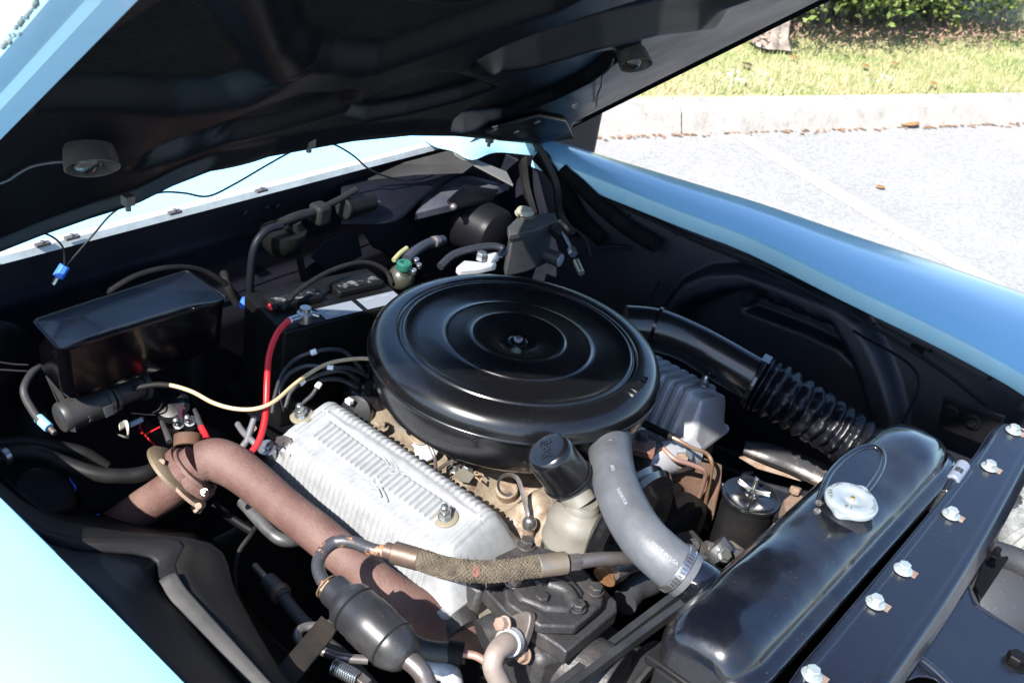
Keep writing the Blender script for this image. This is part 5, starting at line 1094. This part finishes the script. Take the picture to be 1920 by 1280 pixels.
mk('tape_wrap', B().cyl(P(72, 783, .746), P(92, 802, .742), .0068, 22), M('pale_blue_tape', (.22, .55, .80), .6), sh); mk('terminal', B().cyl(P(94, 803, .742), P(103, 812, .74), .004, 12), steel, sh)
lhose = T('rubber_hose', 'thick black heater hose sagging across the near inner apron', 'hose', P(150, 880, .7))
mk('hose_run', B().tube(PL([(-30, 868, .73), (20, 850, .728), (70, 850, .725), (120, 868, .72), (180, 888, .715), (240, 892, .71), (290, 880, .71), (330, 850, .69)]), .0102, 22), rubber, lhose)
mk('hose_clamp', B().cyl(P(2, 858, .73), P(14, 852, .73), .0125, 22), chrome, lhose)
h3 = T('rubber_hose', 'second black heater hose lying behind the sagging one', 'hose', P(100, 830, .68)); mk('hose_run', B().tube(PL([(-30, 835, .70), (50, 828, .70), (110, 838, .69), (160, 850, .68), (200, 875, .66)]), .009, 20), rubber, h3)
vc_ = T('vacuum_canister', 'dark round canister with a torn scrap of blue tape by the near fender', 'canister', P(75, 940, .66))
mk('canister_can', B().lathe([(.001, .0), (.036, .0), (.040, .006), (.040, .045), (.036, .052), (.028, .056), (.001, .057)], P(60, 965, .67), (.35, .25, .9), 40), dark, vc_)
mk('tape_scrap', B().prism(PL([(124, 912, .70), (131, 896, .70), (137, 905, .70), (143, 912, .70), (141, 926, .70), (131, 932, .70)]), (0, 0, .0012)), M('vivid_blue_tape', (.02, .12, .75), .6), vc_)
mk('canister_wire', B().tube(PL([(10, 900, .72), (50, 935, .73), (85, 965, .72), (90, 1000, .70)]), .003, 8), rubber, vc_); mk('tape_scrap', B().prism(PL([(178, 965, .64), (186, 964, .64), (186, 972, .64), (178, 971, .64)]), (0, 0, .001)), MATS['vivid_blue_tape'], vc_)
inn = T('side_wiring_shelf', 'dark sheet metal shelf of the near rear inner fender', 'inner fender', (-.4, -.6, .6))
b = B(); patch(b, [PL([(-200, 620, .86), (0, 600, .87), (60, 640, .80), (90, 720, .72)]), PL([(-200, 800, .80), (0, 760, .74), (40, 780, .70), (100, 840, .66)]), PL([(-200, 900, .76), (0, 920, .66), (80, 940, .62), (160, 950, .58)])], 4); slab(mk('shelf_panel', b, dark, inn), .002)
for y0_, y1_ in ((675, 682), (692, 694)): mk('bright_wire', B().tube([PX(-20, y0_, -.42), PX(20, y1_, -.42), PX(52, y1_+2, -.42)], .0012, 6), steel, inn)
# ---- starter relay
sr = T('starter_relay', 'starter relay with chrome studs, copper bits and two cable ends', 'relay', P(340, 780, .68))
mk('relay_can', B().lathe([(.001, 0), (.026, 0), (.027, .004), (.026, .025), (.02, .032), (.001, .034)], P(330, 772, .70), (.3, -.5, .8), 32), gloss, sr); mk('relay_base', B().box(P(335, 800, .68), (.06, .03, .02)), dark, sr, bevel=.003)
for q in ((336, 795, .72), (357, 790, .725)): mk('stud_nut', B().hexb(P(*q), (.2, -.5, .8), .0065, .009, .0085, .005), chrome, sr)
mk('burnt_tab', B().box(P(341, 775, .725), (.010, .006, .022)), M('heat_blued_copper', (.5, .25, .1), .3, metal=.9, c2=(.15, .1, .4), vs=60), sr)
for pts in ([(365, 768, .73), (372, 785, .73), (377, 800, .728)], [(303, 790, .72), (312, 812, .718), (318, 828, .715)]): mk('cable_lug', B().tube(PL(pts), [.003, .004, .0045], 10), chrome, sr)
mk('red_lead', B().tube(PL([(377, 800, .728), (385, 815, .724), (392, 832, .72), (400, 845, .71)]), .0048, 16), redc, sr); mk('red_wire', B().tube(PL([(270, 780, .70), (262, 800, .69), (275, 818, .685), (295, 840, .68)]), .0013, 6), redc, sr); mk('red_wire', B().tube(PL([(300, 800, .70), (275, 812, .695), (262, 810, .69)]), .0013, 6), redc, sr)
mk('bullet_connector', B().cyl(P(243, 797, .71), P(266, 786, .71), .004, 12), M('pale_blue_plastic', (.3, .42, .5), .5), sr)
mk('yellow_wire', B().tube(PL([(246, 774, .71), (280, 777, .71), (325, 777, .71)]), .0010, 6), rust, sr); mk('loop_wire', B().tube(PL([(290, 730, .74), (305, 745, .735), (300, 765, .73), (285, 775, .72)]), .0013, 6), rubber, sr)
# ---- red battery cable and amber hose
rcb = T('battery_cable', 'thick bright red battery cable curving down to the engine', 'cable', P(500, 720, .75))
mk('cable_run', B().tube(PL([(542, 600, .852), (520, 625, .845), (505, 665, .83), (501, 710, .81), (499, 760, .785), (495, 795, .77), (484, 830, .755), (466, 852, .745), (445, 872, .735)]), .0045, 18, 8), redc, rcb)
am = T('vacuum_hose', 'thin amber vacuum hose swinging over the red cable to the carburettor', 'hose', P(480, 760, .75))
mk('hose_run', B().tube(PL([(250, 728, .775), (290, 721, .785), (320, 722, .79), (360, 734, .79), (400, 755, .788), (440, 766, .787), (480, 766, .79), (515, 752, .795), (550, 722, .80), (580, 700, .805), (620, 680, .81), (680, 672, .812), (720, 680, .81)]), .0029, 12, 8), yel, am)
mk('dark_sleeve', B().tube(PL([(250, 728, .775), (290, 721, .785), (318, 722, .79)]), .0040, 12), rubber, am)
# ---- distributor and plug wires
di = T('distributor', 'black distributor cap half hidden beside the air cleaner', 'distributor', P(690, 735, .70))
dc = P(690, 735, .735); dcap = mk('cap_body', B().lathe([(.030, -.03), (.036, -.025), (.037, 0), (.033, .012), (.020, .018), (.001, .019)], dc, (0, 0, 1), 40), gloss, di)
for k in range(8): a = k*.785; mk('tower', B().cyl(dc+Vector((.023*math.cos(a), .023*math.sin(a), .01)), dc+Vector((.025*math.cos(a), .025*math.sin(a), .034)), .0065, 14), rubber, di, parent=dcap)
mk('vacuum_unit', B().lathe([(.001, 0), (.024, 0), (.026, .006), (.024, .014), (.001, .016)], P(672, 770, .72), (.3, -.8, .4), 30), gloss, di)
mk('white_terminal', B().box(P(655, 752, .745), (.010, .008, .006)), whitep, di)
wires = [[(684, 700, .775), (650, 662, .80), (620, 655, .81), (588, 660, .81), (556, 672, .80), (530, 700, .79), (516, 740, .775), (510, 775, .76)],
         [(690, 705, .775), (655, 690, .80), (620, 690, .805), (575, 686, .80), (540, 703, .79), (525, 735, .775), (530, 770, .75)],
         [(672, 712, .77), (640, 695, .80), (600, 702, .80), (566, 716, .795), (545, 735, .785), (535, 765, .77)],
         [(670, 725, .765), (640, 712, .785), (605, 712, .79), (597, 722, .785), (585, 740, .775), (565, 758, .765)]]
wl = ['uppermost black plug wire arching beside the battery', 'second black plug wire lying just below the uppermost arch', 'third black plug wire down from the top, nearest the amber hose', 'shortest and lowest black plug wire, dropping behind the valve cover']
mark = [(588, 660), (624, 690), (566, 716), (598, 721)]
for w_, lb2, mk_ in zip(wires, wl, mark):
    t = T('plug_wire', lb2, 'plug wire', P(*w_[0]), 'spark plug wires'); wr = mk('wire_run', B().tube(PL(w_), .0031, 12, 8), rubg, t)
    zz_ = min(w_, key=lambda q: abs(q[0]-mk_[0])+abs(q[1]-mk_[1])); j = w_.index(zz_); a_, c2_ = P(*w_[j]), P(*w_[min(j+1, len(w_)-1)]); d = (c2_-a_).normalized()
    mk('number_clip', B().cyl(a_-d*.0045, a_+d*.0045, .0044, 14), whitep, t, parent=wr)
pb_ = T('plug_boots', 'dusty grey plug boots and scraps of wire beside the red cable', 'plug boot', P(455, 810, .70))
for pts, r in (([(478, 780, .76), (470, 805, .745), (462, 830, .73)], .0045), ([(446, 795, .73), (458, 812, .735), (475, 828, .735), (480, 836, .73)], .0045), ([(470, 818, .73), (455, 838, .72), (448, 855, .71)], .005)): mk('boot', B().tube(PL(pts), r, 12), M('dusty_boot', (.10, .10, .11), .6) if 'dusty_boot' not in MATS else MATS['dusty_boot'], pb_)
mk('heat_shield', B().prism(PL([(460, 805, .715), (475, 792, .72), (482, 805, .715), (468, 822, .71)]), (0, 0, .002)), rust, pb_)
# ---- battery
bt = T('battery', 'black battery with two dusty cap strips and white labels on top', 'battery', (-.33, -.08, .65))
zt = .835
bc_ = [P(532, 622, zt), P(768, 565, zt), P(690, 492, zt), P(480, 545, zt)]
v01 = (bc_[1]-bc_[0]); u1 = Vector((v01.x, v01.y, 0)).normalized(); u2 = Vector((-u1.y, u1.x, 0)); dep = (bc_[3]-bc_[0]).dot(u2)
bcc = [bc_[0], bc_[0]+u1*v01.length, bc_[0]+u1*v01.length+u2*dep, bc_[0]+u2*dep]
mk('case', B().prism(bcc, (0, 0, -.17)), batm, bt, bevel=.004)
def brect(a, b_, c, d): return [bcc[0]+u1*a+u2*c, bcc[0]+u1*b_+u2*c, bcc[0]+u1*b_+u2*d, bcc[0]+u1*a+u2*d]
Lv = v01.length; D_ = dep
for a, b_ in ((.06, .44), (.56, .94)): cs_ = mk('cap_strip', B().prism(brect(Lv*a, Lv*b_, D_*.42, D_*.74), (0, 0, .012)), batm, bt, bevel=.003); mk('dusty_print', B().add([p+Vector((0, 0, .0128)) for p in brect(Lv*(a+.02), Lv*(b_-.02), D_*.46, D_*.60)], [(0, 1, 2, 3)]), ventm, bt, parent=cs_, smooth=False)
for a, b_ in ((.33, .62), (.66, .97)):
    q = [p+Vector((0, 0, .0012)) for p in brect(Lv*a, Lv*b_, D_*.03, D_*.30)]; lbl = mk('label', B().add(q, [(0, 1, 2, 3)]), white, bt, smooth=False)
    mk('label_print', B().add([p+Vector((0, 0, .0018)) for p in brect(Lv*(a+.03), Lv*(b_-.16), D_*.07, D_*.17)], [(0, 1, 2, 3)]) if a < .5 else B().add([p+Vector((0, 0, .0018)) for p in brect(Lv*(a+.04), Lv*(a+.12), D_*.22, D_*.25)]+[p+Vector((0, 0, .0018)) for p in brect(Lv*(a+.18), Lv*(a+.25), D_*.22, D_*.25)], [(0, 1, 2, 3), (4, 5, 6, 7)]), M('barcode_grey', (.25, .26, .27), .6) if 'barcode_grey' not in MATS else MATS['barcode_grey'], bt, parent=lbl, smooth=False)
tp = P(572, 592, .85); mk('terminal_clamp', B().lathe([(.012, -.008), (.012, .006), (.008, .008), (.008, .014), (.001, .014)], tp, n=20).cyl(tp, P(542, 602, .852), .0062, 14), chrome, bt); mk('clamp_bolt', B().cyl(P(585, 588, .855), P(598, 592, .852), .004, 10), chrome, bt)
mk('black_cable', B().tube(PL([(530, 580, .85), (560, 545, .865), (620, 508, .87), (680, 492, .865), (720, 505, .85), (735, 530, .83)]), .0038, 14), rubber, bt)
mk('tray', B().prism([p+Vector((0, 0, -.17)) for p in brect(-.02, Lv+.02, -.02, D_+.02)], (0, 0, -.006)), dark, bt)
mk('red_post_cap', B().cyl(P(510, 578, .835), P(510, 573, .842), .006, 14), redc, bt)

# ---- firewall items
wm = T('wiper_motor', 'greyish wiper motor and pump assembly bolted to the firewall', 'motor', PX(560, 470, -.45))
def F(x, y, d=-.44): return PX(x, y, d)
dg = M('dusty_zinc_casting', (.014, .015, .015), .6, c2=(.008, .008, .008), vs=25, metal=.0, bump=.2)
mk('gear_arm', B().tube([F(525, 418), F(560, 405), F(600, 395)], [.007, .008, .007], 20), dg, wm); mk('gear_block', B().box(F(600, 400), (.03, .028, .034)), dg, wm, bevel=.006)
mk('valve_body', B().tube([F(552, 415), F(556, 440), F(562, 470)], [.011, .0095, .008], 20), dg, wm); mk('connecting_rod', B().tube([F(600, 392), F(640, 372), F(668, 355)], .0055, 14), dg, wm)
m0, m1 = F(648, 390), F(697, 378); mk('motor_can', B().cyl(m0, m1, .0165, 36), dark, wm, bevel=.002); mk('motor_shaft', B().cyl(m1, F(711, 379), .004, 12), steel, wm); mk('motor_flange', B().cyl(m0-(m1-m0)*.12, m0, .0185, 30), dg, wm)
mk('cup_reservoir', B().lathe([(.001, 0), (.022, .003), (.032, .014), (.036, .030), (.036, .042), (.001, .044)], F(530, 475, -.45), (0, 0, 1), 36), M('dusty_olive_cup', (.006, .006, .0055), .5), wm)
mk('drain_tube', B().tube([F(560, 470), F(565, 500), F(572, 530)], .006, 12), rubber, wm)
hh_ = T('heater_hose', 'grey-black heater hose curving up to the firewall motor', 'hose', F(468, 540)); mk('hose_run', B().tube([F(528, 423, -.43), F(500, 432, -.43), (F(478, 460, -.43)), F(470, 510, -.43), F(469, 560, -.43), F(470, 590, -.43)], .0062, 20), M('slate_hose', (.009, .010, .014), .45, c2=(.006, .006, .008), spec=.15, vs=20), hh_)
mk('blue_tip', B().lathe([(.009, 0), (.004, .014)], F(458, 573, -.41), (0, 0, 1), 14), bluet, hh_)
h4 = T('heater_hose', 'black hose arching along the firewall above the heater box', 'hose', F(300, 520)); mk('hose_run', B().tube([F(200, 550, -.47), F(250, 520, -.47), F(310, 503, -.47), F(370, 505, -.47), F(420, 530, -.46), (F(455, 568, -.45))], .0048, 14), rubber, h4)
h5 = T('wall_pipe', 'dark pipe stub standing out of the firewall left of the heater hose', 'pipe', F(425, 540)); mk('pipe_run', B().tube([F(420, 512, -.48), F(426, 535, -.46), F(445, 570, -.45)], .007, 16), rubber, h5)
pn = T('heat_shield_plate', 'bent purple-grey shield plates low on the firewall', 'shield', F(680, 480))
mk('plate', B().prism([F(583, 482, -.45), F(612, 450, -.45), F(670, 435, -.46), F(680, 480, -.46), F(615, 512, -.44)], (-.003, 0, 0)), fwall, pn, bevel=.001); mk('plate', B().prism([F(680, 435, -.465), F(760, 405, -.47), F(790, 450, -.46), F(735, 480, -.46), F(700, 465, -.46)], (-.003, 0, 0)), fwall, pn, bevel=.001)
gcp = T('green_capped_fitting', 'green capped fitting with a small clear housing behind the air cleaner', 'fitting', P(757, 510, .80))
mk('fitting_body', B().lathe([(.010, -.03), (.0125, -.02), (.0125, 0), (.001, .0)], P(757, 508, .845), n=24), M('murky_clear_plastic', (.04, .04, .03), .3, coat=.5), gcp); mk('green_cap', B().lathe([(.0118, .0), (.0126, .002), (.0126, .011), (.010, .013), (.0065, .0125), (.0055, .008), (.001, .008)], P(757, 504, .850), n=28), green, gcp)
for x, y in ((781, 492), (786, 502), (776, 512)): mk('stud', B().cyl(P(x, y, .845), P(x, y-7, .853), .0045, 10), chrome, gcp)
mk('clear_housing', B().ball(P(752, 520, .83), .022, 16), MATS['murky_clear_plastic'], gcp)
gh = T('vent_hose', 'pale grey hose with a cream tab leading to the firewall', 'hose', P(780, 470, .82)); mk('hose_run', B().tube(PL([(762, 486, .85), (780, 470, .855), (805, 456, .85), (830, 450, .84)]), .0085, 18), M('slate_pale_hose', (.025, .028, .038), .5), gh); mk('cream_tab', B().tube(PL([(738, 488, .85), (750, 475, .855), (763, 465, .858)]), .004, 8), M('cream_tab', (.25, .25, .12), .5), gh)
mk('hose_clamp', B().cyl(P(812, 454, .85), P(820, 452, .848), .0100, 20), steel, gh)
cv = T('carburettor_top', 'zinc carburettor linkage peeking out behind the air cleaner', 'carburettor', P(890, 495, .80))
mk('linkage_body', B().prism(PL([(855, 500, .865), (870, 487, .865), (900, 490, .865), (925, 482, .865), (932, 495, .865), (900, 503, .865), (862, 506, .865)]), (0, 0, -.012)), castd, cv, bevel=.003); mk('hex_plug', B().hexb(P(902, 486, .868), (0, 0, 1), .009, .013), chrome, cv); mk('round_end', B().cyl(P(915, 486, .87), P(930, 482, .87), .008, 16), castd, cv)
mk('copper_wire', B().tube(PL([(922, 503, .87), (928, 492, .877), (935, 483, .88), (942, 482, .88)]), .0009, 6), copper, cv); mk('dark_hose', B().tube(PL([(825, 500, .86), (850, 478, .87), (890, 466, .875), (925, 462, .875), (945, 468, .872), (938, 478, .868), (910, 482, .866)]), .0065, 14), M('slate_small_hose', (.016, .017, .022), .45), cv)
bo = T('brake_booster', 'black round brake booster on the firewall with a dusty sheen', 'booster', PX(915, 430, -.40))
b0, b1 = PX(875, 432, -.47), PX(940, 425, -.36); axb = Vector((1, -.05, .02)).normalized(); cbb = PX(905, 425, -.40)
mk('booster_shell', B().lathe([(.001, -.07), (.042, -.068), (.052, -.058), (.055, -.04), (.055, -.03), (.053, -.026), (.052, .03), (.046, .042), (.03, .050), (.001, .051)], cbb+Vector((0, 0, -.004)), axb, 56), M('booster_black', (.006, .006, .008), .4), bo)
mk('mount_bracket', B().prism([PX(838, 375, -.42), PX(870, 345, -.42), PX(935, 355, -.40), PX(925, 372, -.40), PX(850, 392, -.40)], (0, 0, -.004)), dark, bo, bevel=.001); mk('bracket_bolt', B().ball(PX(850, 388, -.40), .007), steel, bo)
mc = T('master_cylinder', 'grey cast master cylinder with a cream cap ahead of the booster', 'master cylinder', PX(1000, 450, -.28))
mcm = M('grey_cast_reservoir', (.06, .062, .064), .5, metal=.1, c2=(.036, .036, .035), vs=18, bump=.3)
ctop = PL([(952, 425, .865), (975, 402, .865), (1040, 398, .865), (1046, 414, .865), (1000, 432, .865), (955, 440, .865)])
mk('reservoir_lid', B().prism(ctop, (0, 0, -.012)), mcm, mc, bevel=.002); mk('reservoir', B().prism([p.lerp(sum(ctop, Vector())/6, .12)-Vector((0, 0, .003)) for p in ctop], (0, 0, -.085)), mcm, mc, bevel=.005)
a0_ = P(1050, 488, .80); mk('bore', B().cyl(P(960, 452, .80), a0_, .0135, 30), mcm, mc, bevel=.003); mk('bore_end', B().cyl(a0_, a0_+(a0_-P(960, 452, .80)).normalized()*.002, .0120, 26), castd, mc)
mk('filler_cap', B().lathe([(.013, 0), (.0155, .001), (.0155, .006), (.013, .010), (.001, .0105)], P(983, 401, .872), n=26), yellowp, mc); mk('cap_ears', B().box(P(983, 399, .879), (.034, .006, .006), rot=Matrix.Rotation(.9, 3, 'Z')), yellowp, mc, bevel=.001)
mk('stain', B().lathe([(.018, 0), (.019, .0008), (.001, .001)], P(985, 404, .8655), n=24), rust, mc)
pf = T('pressure_switch', 'brass ringed switch and bright rod with hex fittings beside the master cylinder', 'fitting', PX(1065, 450, -.2))
q0, q1, q2, q3 = P(1052, 430, .86), P(1072, 468, .85), P(1080, 490, .845), P(1090, 512, .84)
mk('switch_body', B().cyl(P(1040, 440, .85), P(1056, 424, .862), .014, 24), dg, pf); mk('ring', B().lathe([(.010, -.003), (.015, -.003), (.015, .003), (.010, .003)], P(1057, 425, .864), (P(1057, 425, .864)-P(1040, 440, .85)), 24), brass, pf)
mk('bright_rod', B().cyl(q0, q1, .0032, 12), chrome, pf); mk('hex_collar', B().hexb(q1, q2-q1, .0085, .014), chrome, pf); mk('lower_sleeve', B().cyl(q2, q3, .0065, 18, .006), M('dull_brass_sleeve', (.3, .28, .2), .35, metal=.7), pf)
mk('switch_wire', B().tube(PL([(1065, 420, .87), (1085, 435, .87), (1100, 452, .865), (1108, 480, .85)]), .0013, 6), rubber, pf)
# corrugated hoses in the far rear corner
for i, (pts, r, lab) in enumerate((([(1010, 290, .86), (1035, 320, .85), (1060, 360, .83), (1090, 410, .80), (1130, 450, .76)], .016, 'black corrugated hose right beside the hinge arm'), ([(1055, 320, .86), (1090, 350, .845), (1130, 390, .82), (1180, 430, .78), (1230, 460, .74)], .015, 'black corrugated hose under the far fender lip'))):
    t = T('corrugated_hose', lab, 'hose', P(*pts[1]), 'corrugated hoses in the far rear corner'); q = [Vector(p) for p in cr([PY(a_, b__, .56) for a_, b__, _z in pts], 14)]; rings = []; X = None
    for k, p in enumerate(q):
        t_ = (q[min(k+1, len(q)-1)]-q[max(k-1, 0)]).normalized(); X = frame(t_)[0] if X is None else (X-t_*X.dot(t_)).normalized(); Y = t_.cross(X)
        for dd, rr in ((-.0012, r-.004), (.0008, r)): rings.append([p+t_*dd+X*(rr*math.cos(a))+Y*(rr*math.sin(a)) for a in np.linspace(0, 6.283, 25)[:-1]])
    mk('corrugated_run', B().loft(rings), rubber, t, angle=20)
ab2 = T('cruise_canister', 'dark round canister tucked under the far fender', 'canister', P(1190, 470, .74)); mk('can', B().lathe([(.001, 0), (.04, .0), (.045, .006), (.045, .03), (.035, .04), (.001, .042)], P(1185, 480, .74), (.3, -.4, .8), 36), dark, ab2)
mk('vacuum_pipe', B().tube(PL([(1100, 470, .80), (1150, 462, .80), (1200, 470, .79), (1240, 500, .77)]), .004, 10), rubber, ab2)
lp = T('brake_line', 'thin dark brake line climbing the far apron beside the air cleaner', 'pipe', P(1230, 560, .7)); mk('pipe_run', B().tube(PL([(1150, 545, .74), (1200, 580, .74), (1220, 560, .75), (1235, 530, .76)]), .003, 8), rubber, lp)
print('OBJ', len(bpy.data.objects), 'tris', sum(len(m_.polygons) for m_ in bpy.data.meshes))
